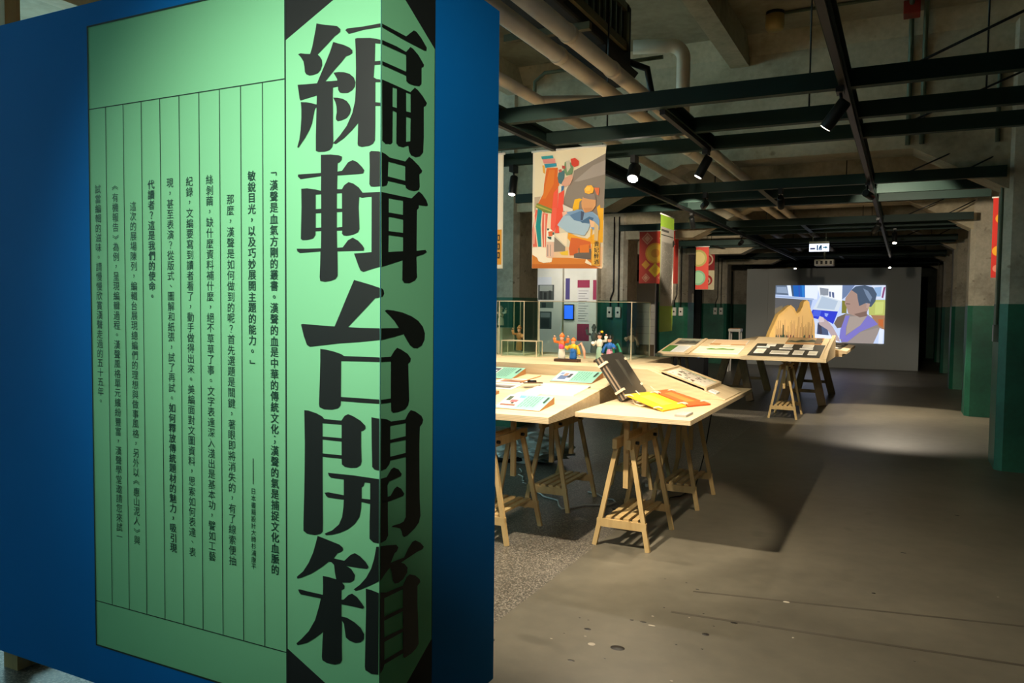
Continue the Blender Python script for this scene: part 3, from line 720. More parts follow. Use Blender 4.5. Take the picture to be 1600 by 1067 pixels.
def inside(p, poly):
    r = False; n = len(poly); j = n - 1
    for i in range(n):
        a, b_ = poly[i], poly[j]
        if (a[1] > p[1]) != (b_[1] > p[1]) and p[0] < (b_[0] - a[0]) * (p[1] - a[1]) / (b_[1] - a[1]) + a[0]: r = not r
        j = i
    return r
for char in TITLE:
    vs = []; fs = []
    for side in (-1, 1):
        P = [(k, [(m_[i] / 1000, m_[i + 1] / 1000) for i in range(0, len(m_), 2)]) for k, m_ in char if (k < 0) == (side < 0)]
        pos = [p for k, p in P if abs(k) == 1]; neg = [p for k, p in P if abs(k) == 2]
        V = []; E = []
        for _, p in P:
            n = len(V); V += [Vector(q) for q in p]; E += [(n + i, n + (i + 1) % len(p)) for i in range(len(p))]
        ov, oe, of = geometry.delaunay_2d_cdt(V, E, [], 0, 1e-5)[:3]
        n = len(vs)
        for q in ov:
            vs.append((q.x, -.0032, q.y) if side < 0 else (.0032, q.x, q.y))
        for f in of:
            c = sum((ov[i] for i in f), Vector((0, 0))) / len(f)
            if any(inside(c, p) for p in pos) and not any(inside(c, p) for p in neg):
                fs.append(tuple(i + n for i in f))
    me = bpy.data.meshes.new('title_character'); me.from_pydata(vs, [], fs)
    link('title_character', me, 'ink_black', pan)

# ---------------------------------------------------------------- trestles
def trestle(label, loc, h=.68, htop=.80, L_=.55, wd=.345, mat='pine', th=.023, top=.09, rail=.15, slats=4, posts=True, group='pine trestles', rz=0):
    """A-frames at both ends, slatted shelf, top beam with height posts; loc = centre on the floor"""
    t = thing('trestle', label, 'trestle', loc, rz, group)
    hw, hl = wd / 2, L_ / 2
    for sy in (-1, 1):
        for sx in (-1, 1):
            MB().bar((sx * hw, sy * hl, 0), (sx * top / 2, sy * hl * .86, h - .03), th * 1.25, th).build('leg', mat, t)
        k = rail / h
        xr = hw + (top / 2 - hw) * k
        MB().box(-xr - .015, xr + .015, sy * hl * .97 - .011, sy * hl * .97 + .011, rail - .028, rail + .022).build('rail', mat, t)
    xr = hw + (top / 2 - hw) * (rail / h) - .03
    for k in range(slats):
        x = -xr + 2 * xr * (k + .5) / slats
        MB().box(x - xr / slats * .62, x + xr / slats * .62, -hl * .97, hl * .97, rail + .022, rail + .036).build('slat', mat, t)
    MB().box(-top / 2 - .014, -top / 2 + .014, -hl - .02, hl + .02, h - .06, h).build('beam', mat, t)
    MB().box(top / 2 - .014, top / 2 + .014, -hl - .02, hl + .02, h - .06, h).build('beam', mat, t)
    if posts:
        for sy in (-1, 1):
            MB().box(-.016, .016, sy * hl * .7 - .013, sy * hl * .7 + .013, h - .32, htop - .04).build('post', mat, t)
            kb = MB().tube([(top / 2 + .012, sy * hl * .7, h - .03), (top / 2 + .035, sy * hl * .7, h - .03)], .011, 8).build('knob', 'black_metal', t)
        MB().box(-.03, .03, -hl * .95, hl * .95, htop - .04, htop).build('top_bar', mat, t)
    return t
trestle('pine trestle with slatted shelf under the front corner of the corner table', (-1.525, 4.85, 0), htop=.82)
trestle('pine trestle with slatted shelf under the back of the corner table', (-1.49, 5.98, 0), htop=.82)
trestle('pine trestle under the front of the sloped desk, beside the corner table', (-2.34, 4.53, 0), h=.66, htop=.80, L_=.5)
trestle('pine trestle under the middle of the sloped desk', (-2.3, 5.45, 0), h=.66, htop=.80)
trestle('pine trestle under the display bench, behind the corner table', (-1.98, 6.45, 0), h=.7, htop=.84)
trestle('pine trestle under the sloped desk end behind the blue panel', (-3.3, 4.8, 0), h=.66, htop=.80)
trestle('slim pine trestle standing in front of the card tray table', (-1.43, 11.33, 0), h=.72, htop=.80, L_=.6, wd=.36, top=.09)

# ---------------------------------------------------------------- near display tables
t = tag(MB().box(-1.78, -1.07, 4.42, 6.45, .82, .85).build('tabletop', 'plywood', wo=True, bevel=.002), 'flat plywood tabletop at the corner carrying the album', 'tabletop')
dk = thing('sloped_desk', 'pale plywood desk with gently sloping top holding teal captions', 'desk', (-2.8, 4.8, .80))
MB().prism([(4.18, .80), (5.5, .80), (5.5, .965), (4.18, .84)], 'x', -3.9, -1.85).build('sloping_top', 'plywood', dk, wo=True, bevel=.002)
ZD = lambda y: .84 + .0947 * (y - 4.18)
bn = thing('display_bench', 'raised plywood bench with sloping end behind the desk', 'bench', (-2.6, 5.8, .85))
MB().box(-3.9, -1.85, 5.502, 6.12, .80, 1.045).build('bench_box', 'plywood', bn, wo=True, bevel=.002)
MB().prism([(-1.848, .851), (-1.095, .851), (-1.095, .856), (-1.66, 1.045), (-1.848, 1.045)], 'y', 5.502, 6.12).build('sloping_end', 'plywood', bn, wo=True, bevel=.002)
pz = tag(MB().box(-3.9, -1.87, 6.13, 6.95, .84, 1.045).build('case_plinth', 'plywood', wo=True, bevel=.002), 'long pale plywood plinth under the clear acrylic cases', 'plinth')

def caption(label, x0, x1, y0, y1, seed, pic):
    """little wedge stand with printed face"""
    t = thing('caption_stand', label, 'caption', ((x0 + x1) / 2, y0, ZD(y0)), group='teal caption wedges')
    a, b_ = ZD(y0) + .001, ZD(y1) + .001
    MB().prism([(y0, a), (y1, b_), (y1, b_ + .045), (y0, a + .004)], 'x', x0, x1).build('wedge', 'caption_side', t, wo=True)
    wd = x1 - x0; dv = Vector((0, y1 - y0, b_ + .041 - a)); ln = dv.length
    rnd = random.Random(seed)
    po = [('7fb7a2', [0, 0, 1000 * wd, 0, 1000 * wd, 1000 * ln, 0, 1000 * ln])]
    W_, H_ = wd * 1000, ln * 1000
    def rc(c, a0, b0, a1, b1): po.append((c, [a0 * W_, b0 * H_, a1 * W_, b0 * H_, a1 * W_, b1 * H_, a0 * W_, b1 * H_]))
    rc('d8d4cc', .03, .1, .42, .92)
    for c, *q in pic: rc(c, *q)
    for k in range(6):
        x = .47 + k * .062
        y = .9
        while y > .2:
            h = rnd.uniform(.1, .25); rc('3d6b60', x, max(y - h, .15), x + .012, y); y -= h + .03
    rc('22382f', .9, .5, .945, .88)
    ink('printed_face', po, (x0, y0, a + .004), (1, 0, 0), tuple(dv / ln), 'print', t, step=.00015)
    return t
caption('teal caption wedge with red photo at the desk front edge', -2.28, -1.965, 4.30, 4.53, 1, [('cdbdb0', .04, .14, .40, .88), ('3a4a3a', .06, .55, .16, .85), ('b0545a', .18, .45, .34, .62), ('5f8fc8', .28, .75, .42, .92), ('7a4a3a', .05, .2, .38, .3), ('2c2624', .24, .34, .3, .44)])
caption('teal caption wedge with monochrome photo next to the paper sheets', -2.94, -2.62, 5.22, 5.47, 2, [('3a4450', .04, .14, .40, .88), ('d8dcdc', .25, .4, .36, .7), ('20262c', .06, .2, .22, .5)])
caption('teal caption wedge with blue portrait photo at the desk back corner', -2.31, -1.985, 5.23, 5.47, 3, [('c9ccd0', .04, .14, .40, .88), ('4a5f86', .1, .2, .3, .55), ('a07a6a', .17, .5, .27, .75), ('2c3038', .3, .35, .38, .7), ('6f86b0', .06, .6, .15, .8)])

def slab(label, cat, name, x0, x1, y0, y1, th, mat, zf, group=None, polys=None, lift=.001, slope=0):
    """thin board or sheet lying on a surface of height zf(y)"""
    t = thing(name, label, cat, ((x0 + x1) / 2, (y0 + y1) / 2, zf((y0 + y1) / 2)), group=group)
    a, b_ = zf(y0) + lift, zf(y1) + lift
    MB().prism([(y0, a), (y1, b_), (y1, b_ + th), (y0, a + th)], 'x', x0, x1).build('board' if th > .006 else 'sheet', mat, t, wo=True)
    if polys:
        dv = Vector((0, y1 - y0, b_ - a)); ln = dv.length
        W_, H_ = (x1 - x0) * 1000, ln * 1000
        ink('print', [(c, [v * (W_ if i % 2 == 0 else H_) for i, v in enumerate(q)]) for c, q in polys], (x0, y0, a + th), (1, 0, 0), tuple(dv / ln), 'print', t, step=.0001, base=.0005)
    return t
def rq(a, b_, c, d): return [a, b_, c, b_, c, d, a, d]
slab('white open booklet with wooden clip, dark edge showing', 'booklet', 'booklet', -2.30, -1.94, 4.79, 5.10, .012, 'paper', ZD, polys=[('cfc7b4', rq(.45, .1, .46, .95))] + [('b9b2a4', rq(.5 + .06 * k, .2, .508 + .06 * k, .85)) for k in range(7)])
slab('white square card lying beside the booklet corner', 'card', 'paper_card', -2.335, -2.17, 4.70, 4.785, .008, 'paper', ZD)
bc = thing('wooden_clip', 'small open wooden bulldog clip on the booklet', 'clip', (-2.36, 5.05, ZD(5.05) + .02))
MB().bar((-.06, -.08, .008), (.05, .02, .05), .006, .04).build('jaw', 'caption_side', bc)
MB().bar((-.03, -.1, .008), (.09, -.03, .008), .006, .045).build('jaw', 'dark_wood', bc)
MB().tube([(-.02, -.05, .012), (.03, -.01, .012)], .011, 8).build('spring', 'black_metal', bc)
for k, (x0, x1, y0, y1, lab) in enumerate(((-2.70, -2.45, 5.08, 5.25, 'white sheet with a reddish landscape print beside the booklet'), (-2.72, -2.44, 4.86, 5.04, 'white sheet with a grey brown print beside the booklet'), (-3.02, -2.76, 4.9, 5.2, 'white sheet with dark prints near the panel edge'))):
    slab(lab, 'sheet', 'paper_sheet', x0, x1, y0, y1, .003, 'paper', ZD, polys=[(['b98a6a', '8d8680', '5a5f60'][k], rq(.12, .2, .9, .8)), (['7a4a3a', '5f564e', '2f3436'][k], [.15, .3, .4, .6, .7, .45, .88, .7, .88, .25, .2, .22])])
slab('short wooden offcut at the desk edge', 'block', 'wood_block', -2.55, -2.46, 4.64, 4.72, .02, 'caption_side', ZD)

# bound album leaning on a stand, yellow and orange folders
al = thing('bound_album', 'thick black album bound with cotton tapes, leaning upright', 'album', (-1.66, 5.2, .85))
def album_board(off0, off1, mat, name, y0=5.02, y1=5.44, parent=al, h0=0, h1=1):
    n = Vector((.27, 0, .19)).normalized(); d = Vector((-.19, 0, .27)); o = Vector((-1.645, 0, .886))
    lo = []; hi = []
    for off, L_ in ((off0, lo), (off1, hi)):
        for (s, y) in ((h0, y0), (h0, y1), (h1, y1), (h1, y0)):
            p = o + d * s * 1.02 + n * off; L_.append((p.x, y, p.z))
    return MB().hexa(lo, hi).build(name, mat, parent, wo=True)
album_board(-.055, -.045, 'album_black', 'cover')
album_board(-.044, -.03, 'album_page', 'page_block', 5.03, 5.43, h1=.98)
album_board(-.029, -.02, 'album_black', 'page_block', 5.025, 5.435, h1=.99)
album_board(-.019, -.004, 'album_page', 'page_block', 5.03, 5.43, h1=.98)
album_board(-.003, .006, 'album_black', 'cover')
album_board(.0065, .0072, 'dark_board', 'seal_print', 5.22, 5.28, h0=.2, h1=.85)
for h in (.16, .8):
    album_board(-.058, .009, 'cotton_tape', 'tape', 5.012, 5.05, h0=h, h1=h + .05)
    album_board(-.058, .010, 'cotton_tape', 'tape', 5.41, 5.45, h0=h, h1=h + .05)
st = MB().tube([(-1.60, 5.05, .856), (-1.56, 5.05, .9), (-1.60, 5.06, .93)], .004, 6).tube([(-1.60, 5.4, .856), (-1.56, 5.4, .9), (-1.60, 5.4, .93)], .004, 6).build('wire_stand', 'cotton_tape', al, wo=True)
def folder(label, quad, mat, col2):
    t = thing('cloth_folder', label, 'folder', (sum(q[0] for q in quad) / 4, sum(q[1] for q in quad) / 4, .851))
    MB().hexa(quad, [(q[0], q[1], q[2] + .008) for q in quad]).build('cover', mat, t, wo=True)
    c = [Vector(q) for q in quad]
    def P(u, v): return c[0] * (1 - u) * (1 - v) + c[1] * u * (1 - v) + c[2] * u * v + c[3] * (1 - u) * v
    q = [P(.2, .3), P(.8, .3), P(.8, .7), P(.2, .7)]
    MB().hexa([tuple(p + Vector((0, 0, .0085))) for p in q], [tuple(p + Vector((0, 0, .0095))) for p in q]).build('seal_print', col2, t, wo=True)
    for u in (.12, .88):
        for v in (.02, .98):
            p = P(u, v); MB().tube([tuple(p + Vector((-.025, -.02, .011))), tuple(p + Vector((.0, .005, .016))), tuple(p + Vector((.03, -.02, .011)))], .005, 6).build('tie', 'cotton_tape', t, wo=True)
    return t
plain('yellow_print', 'e0b93c', .7); plain('orange_print', 'e57a2c', .7)
folder('yellow cloth folder propped open on the corner table', [(-1.643, 4.958, .905), (-1.309, 4.694, .852), (-1.236, 4.994, .852), (-1.545, 5.232, .905)], 'yellow_cloth', 'yellow_print')
folder('orange cloth folder beside the yellow one, with cotton ties', [(-1.538, 5.245, .906), (-1.231, 5.0, .853), (-1.125, 5.184, .853), (-1.483, 5.43, .906)], 'orange_cloth', 'orange_print')
wr = thing('wire_stand', 'bent wire stand propping up the yellow folder', 'stand', (-1.5, 4.95, .851))
MB().tube([(-1.6, 4.98, .9), (-1.56, 4.93, .857), (-1.5, 4.87, .857), (-1.46, 4.86, .872)], .006, 6).tube([(-1.52, 5.05, .88), (-1.5, 4.95, .857), (-1.42, 4.9, .857)], .006, 6).build('wire', 'cotton_tape', wr, wo=True)
Z85 = lambda y: .85
slab('small grey label card at the front of the corner table', 'card', 'label_card', -1.195, -1.124, 4.53, 4.70, .012, 'paper_grey', Z85, polys=[('b9b6ae', rq(.08, .1, .92, .9)), ('8a877f', rq(.2, .2, .26, .8)), ('8a877f', rq(.4, .2, .46, .8)), ('8a877f', rq(.6, .3, .66, .8))])
# framed picture on the sloping end
SLX = (.856 - 1.045) / (1.66 - 1.095)
def on_slope(name, label, cat, x0, x1, y0, y1, th, mat, polys, rim=None):
    zf = lambda x: 1.045 + SLX * (x + 1.66) + .001
    t = thing(name, label, cat, ((x0 + x1) / 2, (y0 + y1) / 2, zf((x0 + x1) / 2)))
    a, b_ = zf(x0), zf(x1)
    MB().prism([(x0, a), (x1, b_), (x1, b_ + th), (x0, a + th)], 'y', y0, y1).build('board', mat, t, wo=True)
    if rim:
        for (p0, p1, q0, q1) in ((x0 - .015, x0, y0, y1), (x1, x1 + .015, y0, y1), (x0, x1, y0, y0 + .015), (x0, x1, y1 - .015, y1)):
            za, zb = zf(p0), zf(p1)
            MB().prism([(p0, za), (p1, zb), (p1, zb + th + .012), (p0, za + th + .012)], 'y', q0, q1).build('frame_strip', rim, t, wo=True)
    dv = Vector((x1 - x0, 0, b_ - a)); ln = dv.length; W_ = ln * 1000; H_ = (y1 - y0) * 1000
    if polys: ink('print', [(c, [v * (W_ if i % 2 == 0 else H_) for i, v in enumerate(q)]) for c, q in polys], (x0, y0, a + th), tuple(dv / ln), (0, 1, 0), 'print', t, step=.0001, base=.0005)
    return t
rnd = random.Random(5)
ps = [('e2d8c2', rq(.04, .05, .96, .95)), ('d8b4a8', rq(.04, .05, .96, .12)), ('a9bfa0', rq(.04, .88, .96, .95))]
for k in range(30):
    x, y, s = rnd.uniform(.1, .84), rnd.uniform(.14, .82), rnd.uniform(.03, .085)
    ps.append((rnd.choice(['3c3a34', '5a3a44', '7d6a4a', '4c5a3a', '2c2430', '8d5a40']), [x, y, x + s, y + s * .3, x + s * .8, y + s, x + s * .1, y + s * .7]))
on_slope('framed_picture', 'wooden framed illustration of scattered figures on the sloping bench end', 'picture', -1.56, -1.25, 5.54, 6.05, .012, 'plywood', ps, 'plywood')
on_slope('label_card', 'small white label card below the framed illustration', 'card', -1.225, -1.17, 5.56, 5.68, .008, 'paper', [('9aa0a2', rq(.1, .2, .9, .3)), ('9aa0a2', rq(.1, .5, .8, .6))])

# clay opera figurines on the bench
def figure(t, x, robe, coat, head='skin_clay', cap='clay_yellow', h=.2, arms=(1, 1), sash=None, lean=0):
    MB().lathe([(.028, 0), (.032, .01), (.026, h * .4), (.016, h * .55)], (x, 0, .022), 12, 1, .8).build('robe', robe, t)
    MB().lathe([(.017, h * .5), (.026, h * .58), (.03, h * .7), (.018, h * .8), (.008, h * .84)], (x, 0, .022), 12, 1, .75).build('jacket', coat, t)
    MB().ball((x, -.002, .022 + h * .93), (.017, .016, .021)).build('head', head, t)
    MB().lathe([(.019, h * .97), (.024, h * 1.03), (.014, h * 1.1), (.004, h * 1.17)], (x, .003, .022), 10).build('headdress', cap, t)
    for s, k in zip((-1, 1), arms):
        sh = Vector((x + s * .026, 0, .022 + h * .74))
        if k == 1: e, hd = sh + Vector((s * .03, -.012, .005)), sh + Vector((s * .034, -.015, h * .2))
        elif k == 2: e, hd = sh + Vector((s * .022, -.012, -.03)), sh + Vector((s * .02, -.035, -.012))
        else: e, hd = sh + Vector((s * .02, .0, -.035)), sh + Vector((s * .03, -.01, -.07))
        MB().tube([tuple(sh), tuple(e), tuple(hd)], [.011, .012, .014], 8).build('sleeve', coat, t)
        MB().ball(tuple(hd + Vector((0, 0, .012 if k == 1 else -.012))), .007, 8, 5).build('hand', head, t)
    if sash: MB().tube([(x + .02, .02, .12), (x + .06, .02, .15), (x + .09, .01, .09), (x + .1, 0, .03)], [.006, .01, .012, .006], 8).build('ribbon', sash, t)
t = thing('clay_figurine', 'pair of painted clay opera figurines on a dark base, orange and blue', 'figurine', (-2.42, 5.84, 1.0455), group='clay opera figurines')
MB().box(-.11, .1, -.035, .035, 0, .022).build('base', 'dark_wood', t, bevel=.003)
figure(t, -.055, 'clay_white', 'clay_orange', cap='clay_orange', h=.18, arms=(1, 1))
figure(t, .045, 'clay_blue', 'clay_yellow', cap='clay_orange', h=.15, arms=(2, 3), sash='skin_clay')
MB().lathe([(.022, .08), (.026, .1), (.02, .12)], (-.055, -.004, .022), 10, 1, .9).build('apron', 'clay_pink', t)
MB().ball((.045, -.015, .09), (.02, .018, .022)).build('drum', 'clay_blue', t)
t = thing('clay_figurine', 'pair of painted clay opera ladies, mint and rose robes', 'figurine', (-2.13, 5.92, 1.0455), group='clay opera figurines')
MB().box(-.09, .08, -.03, .03, 0, .018).build('base', 'dark_wood', t, bevel=.003)
figure(t, -.05, 'clay_mint', 'clay_white', cap='hair_black', h=.2, arms=(2, 1))
figure(t, .035, 'clay_rose', 'clay_blue', cap='hair_black', h=.17, arms=(3, 2), sash='clay_green')
MB().lathe([(.03, .02), (.034, .08), (.024, .13)], (.035, .016, .022), 10, 1.2, .5).build('cape', 'clay_green', t)
MB().ball((-.03, -.004, .245), (.012, .012, .01)).build('hair_flower', 'clay_yellow', t)
MB().tube([(.06, -.02, .08), (.13, -.03, .025)], .003, 6).build('sword', 'grey_metal', t)
t = thing('clay_figurine', 'unpainted grey clay figure inside the wide acrylic case', 'figurine', (-2.45, 6.5, 1.06), group='clay opera figurines')
figure(t, 0, 'clay_grey', 'clay_grey', 'clay_grey', 'clay_grey', .22, (1, 3))
t = thing('clay_figurine', 'orange brown clay figure inside the tall narrow acrylic case', 'figurine', (-3.16, 6.45, 1.06), group='clay opera figurines')
figure(t, 0, 'caption_side', 'caption_side', 'skin_clay', 'caption_side', .2, (1, 2))
t = thing('clay_figurine', 'pale clay figure in the wide acrylic case, behind the mint robed lady', 'figurine', (-2.13, 6.6, 1.06), group='clay opera figurines')
figure(t, 0, 'clay_grey', 'album_page', 'clay_grey', 'clay_grey', .2, (2, 3))
t = thing('clay_figurine', 'white feathered clay figure in the case by the blue panel', 'figurine', (-3.44, 6.62, 1.2805), group='clay opera figurines')
figure(t, 0, 'clay_white', 'clay_white', 'clay_white', 'clay_white', .16, (1, 1))
t['label'] = 'white clay figure on a riser in the case by the blue panel'
def case(label, x0, x1, y0, y1, z0, z1):
    t = thing('acrylic_case', label, 'display case', ((x0 + x1) / 2, (y0 + y1) / 2, z0), group='clear acrylic display cases')
    th = .004
    for nm, bx in (('pane', (x0, x1, y0, y0 + th, z0, z1)), ('pane', (x0, x1, y1 - th, y1, z0, z1)), ('pane', (x0, x0 + th, y0 + th, y1 - th, z0, z1)), ('pane', (x1 - th, x1, y0 + th, y1 - th, z0, z1)), ('top_pane', (x0, x1, y0, y1, z1, z1 + th))):
        MB().box(*bx).build(nm, 'acrylic', t, wo=True)
    e = .0035
    for x in (x0, x1):
        for y in (y0, y1): MB().box(x - e, x + e, y - e, y + e, z0, z1 + th).build('edge', 'acrylic_edge', t, wo=True)
        MB().box(x - e, x + e, y0 + e, y1 - e, z1, z1 + .006).build('edge', 'acrylic_edge', t, wo=True)
    for y in (y0, y1): MB().box(x0 + e, x1 - e, y - e, y + e, z1, z1 + .006).build('edge', 'acrylic_edge', t, wo=True)
    return t
case('tall clear acrylic case holding the orange brown figure', -3.29, -3.04, 6.3, 6.6, 1.0455, 1.53)
case('wide clear acrylic case holding the grey figure', -2.89, -2.04, 6.3, 6.83, 1.0455, 1.53)
case('low clear acrylic case set between the two tall ones', -3.19, -2.85, 6.16, 6.28, 1.0455, 1.18)
case('clear acrylic case partly hidden by the blue panel', -3.62, -3.32, 6.3, 6.8, 1.0455, 1.53)
for x0, x1, y0, y1, lab in ((-3.285, -3.05, 6.31, 6.59, 'plain riser under the orange brown figure'), (-2.87, -2.06, 6.32, 6.8, 'plain riser under the grey figure')):
    tag(MB().box(x0, x1, y0, y1, 1.0455, 1.0598).build('riser', 'plinth_white', wo=True), lab, 'riser')
tag(MB().box(-3.52, -3.36, 6.5, 6.74, 1.0455, 1.28).build('riser', 'plinth_white', wo=True), 'tall white riser under the white clay figure', 'riser')

# things on the floor below
t = thing('plastic_bundle', 'crumpled pale plastic bundle on a dark sack under the desk', 'bundle', (-3.2, 6.75, 0))
bm = bmesh.new(); bmesh.ops.create_icosphere(bm, subdivisions=4, radius=1)
rn = random.Random(3)
for v in bm.verts:
    n = math.sin(v.co.x * 7 + 1) * math.sin(v.co.y * 9) * .12 + math.sin(v.co.z * 13 + v.co.x * 11) * .1 + rn.uniform(-.05, .05)
    v.co = Vector((v.co.x * .42 * (1 + n), v.co.y * .26 * (1 + n), max(.0, .13 + v.co.z * .13 * (1 + n))))
me = bpy.data.meshes.new('sheet'); bm.to_mesh(me); bm.free()
link('sheet', me, 'plastic_bag', t)
MB().lathe([(.36, 0), (.42, .03), (.4, .07), (.2, .1)], (-.25, .05, .0), 14, 1, .7).build('sack', 'black_cloth', t)
def wob(pts, n=6, a=.03, z=.008, seed=1):
    r_ = random.Random(seed); out = []
    for i in range(len(pts) - 1):
        for k in range(n):
            f = k / n; out.append((pts[i][0] * (1 - f) + pts[i + 1][0] * f + r_.uniform(-a, a), pts[i][1] * (1 - f) + pts[i + 1][1] * f + r_.uniform(-a, a), z))
    return out
tag(MB().tube(wob([(-2.6, 5.7), (-2.2, 5.25), (-1.9, 5.6), (-2.3, 5.9)], 5, .04, .008, 4), .007, 6).build('cable', 'cable_white', wo=True), 'white power cable coiled on the floor under the desk', 'cable')
tag(MB().tube(wob([(-3.1, 6.35), (-2.9, 6.0), (-2.75, 5.8)], 5, .02, .006, 5), .005, 6).build('cable', 'cable_white', wo=True), 'thin pale cable trailing from the plastic bundle', 'cable')
tag(MB().tube(wob([(-1.9, 5.4), (-1.6, 5.6), (-1.55, 6.2)], 5, .04, .006, 6) + [(-1.5, 6.4, .006), (-1.42, 6.35, .3), (-1.35, 6.3, .7), (-1.34, 6.2, .815)], .005, 6).build('cable', 'cable_black', wo=True), 'black cable rising to the corner table', 'cable')
t = thing('power_strip', 'white power strip lying by the desk trestle', 'power strip', (-1.75, 6.3, 0), R(20))
MB().box(-.14, .14, -.025, .025, 0, .03).build('body', 'cable_white', t, bevel=.006)
for k in range(4): MB().box(-.11 + k * .06, -.08 + k * .06, -.014, .014, .03, .032).build('socket', 'black_metal', t)

# ---------------------------------------------------------------- far display tables
for x, y, lab in ((-1.37, 13.7, 'heavy brown trestle under the wooden mountain table'), (-2.45, 13.75, 'heavy brown trestle beside the one under the wooden mountain')):
    trestle(lab, (x, y, 0), h=.80, L_=1.8, wd=.58, mat='brown_wood', th=.09, top=.2, rail=.22, slats=0, posts=False, group='heavy brown trestles')
trestle('small brown trestle in shade under the landscape print board', (-3.0, 11.6, 0), h=.8, L_=.5, wd=.3, mat='brown_wood', th=.035, posts=False, group='small brown trestles')
ZL = lambda y: .83 + .1417 * (y - 10.8)
ZR = lambda y: .84 + .1517 * (y - 10.7)
lb = thing('sloped_board_table', 'low sloping plywood board table with landscape prints', 'table', (-2.55, 11.4, .8))
MB().prism([(10.8, .80), (12.05, .80), (12.05, ZL(12.05)), (10.8, .83)], 'x', -3.14, -1.955).build('sloping_top', 'plywood', lb, wo=True, bevel=.002)
MB().prism([(10.82, ZL(10.82) + .0005), (12.03, ZL(12.03) + .0005), (12.03, ZL(12.03) + .014), (10.82, ZL(10.82) + .014)], 'x', -2.72, -2.68).build('divider', 'plywood', lb, wo=True)
rb = thing('card_tray_table', 'sloping plywood tray table with dark bed of white cards', 'table', (-1.4, 11.4, .8))
MB().prism([(10.7, .80), (12.15, .80), (12.15, ZR(12.15)), (10.7, .84)], 'x', -1.945, -.915).build('sloping_top', 'plywood', rb, wo=True, bevel=.002)
MB().prism([(10.7, .80), (12.15, .80), (12.15, ZR(12.15) + .05), (11.0, ZR(11.0) + .05), (10.7, .85)], 'x', -.914, -.87).build('side_cheek', 'plywood', rb, wo=True)
slab('dark card bed framed in the plywood tray', 'board', 'card_bed', -1.87, -.96, 10.78, 11.6, .008, 'dark_board', ZR)
ZRb = lambda y: ZR(y) + .0095
CP = [('d2cbb8', rq(.06, .06, .94, .94)), ('8f8a7c', rq(.2, .3, .8, .34)), ('8f8a7c', rq(.2, .5, .7, .54))]
cards = [(-1.81, -1.68, 10.92, 11.2, 'tall white card, nearest the landscape board, in the tray'), (-1.60, -1.36, 10.90, 11.1, 'wide white card in the front row of the tray'), (-1.31, -1.18, 10.90, 11.15, 'upright cream card, third in the tray front row'), (-1.12, -1.01, 10.9, 11.13, 'cream card by the cheek in the tray front row'),
         (-1.72, -1.60, 11.42, 11.55, 'small white card at back of tray by the landscape board'), (-1.49, -1.37, 11.36, 11.55, 'small cream card in the middle of the tray back row'), (-1.24, -1.1, 11.38, 11.57, 'small cream card by the cheek in the tray back row')]
for x0, x1, y0, y1, lab in cards:
    slab(lab, 'card', 'paper_card', x0, x1, y0, y1, .006, 'paper', ZRb, 'cards in the tray', CP)
for k, (x0, x1, y0) in enumerate(((-1.83, -1.66, 11.3), (-1.52, -1.35, 11.22), (-1.26, -1.09, 11.25))):
    slab(['narrow white caption strip under the back card by the landscape board', 'narrow white caption strip under the middle back card', 'narrow white caption strip under the back card by the cheek'][k], 'card', 'caption_strip', x0, x1, y0, y0 + .07, .005, 'paper', ZRb, 'caption strips in the tray')
hill = [.0, .35, .12, .5, .25, .42, .4, .62, .55, .5, .7, .7, .85, .5, 1, .55, 1, .2, .6, .3, .3, .22, 0, .28]
slab('brown ink landscape print at the back of the card tray', 'print', 'landscape_print', -1.5, -1.02, 11.66, 12.12, .008, 'caption_side', ZR, None, [('a58a60', rq(.03, .05, .97, .95)), ('2f3a2c', hill), ('5a4a34', rq(.8, .05, .97, .95))])
slab('green and white leaflet on the landscape print board', 'leaflet', 'leaflet', -3.1, -2.77, 10.95, 11.43, .006, 'paper', ZL, None, [('4c7a34', rq(0, 0, .4, 1)), ('d9dbd6', rq(.42, .04, .98, .96))] + [('a9aca6', rq(.48, .15 + .1 * k, .92, .17 + .1 * k)) for k in range(8)])
slab('grey landscape photograph behind the green and white leaflet', 'photograph', 'photograph', -3.06, -2.74, 11.5, 12.0, .006, 'paper', ZL, None, [('6f6a58', rq(0, 0, 1, 1)), ('3f4238', hill), ('9aa08c', rq(0, .7, 1, .95))])
slab('white panorama with green mountain watercolour', 'print', 'landscape_print', -2.65, -2.02, 10.95, 11.42, .008, 'paper', ZL, None, [('e0d6ba', rq(.02, .03, .98, .97)), ('5f8a3c', [.2, .6, .3, .75, .42, .66, .55, .8, .7, .68, .85, .72, .82, .5, .6, .52, .4, .48, .25, .5])])
slab('pale blank sheet behind the mountain watercolour', 'sheet', 'paper_sheet', -2.55, -2.04, 11.55, 12.0, .005, 'paper', ZL, None, [('d8b890', rq(.02, .03, .98, .97)), ('b98d5a', rq(0, 0, .3, .35)), ('b98d5a', rq(.6, 0, 1, .25))])
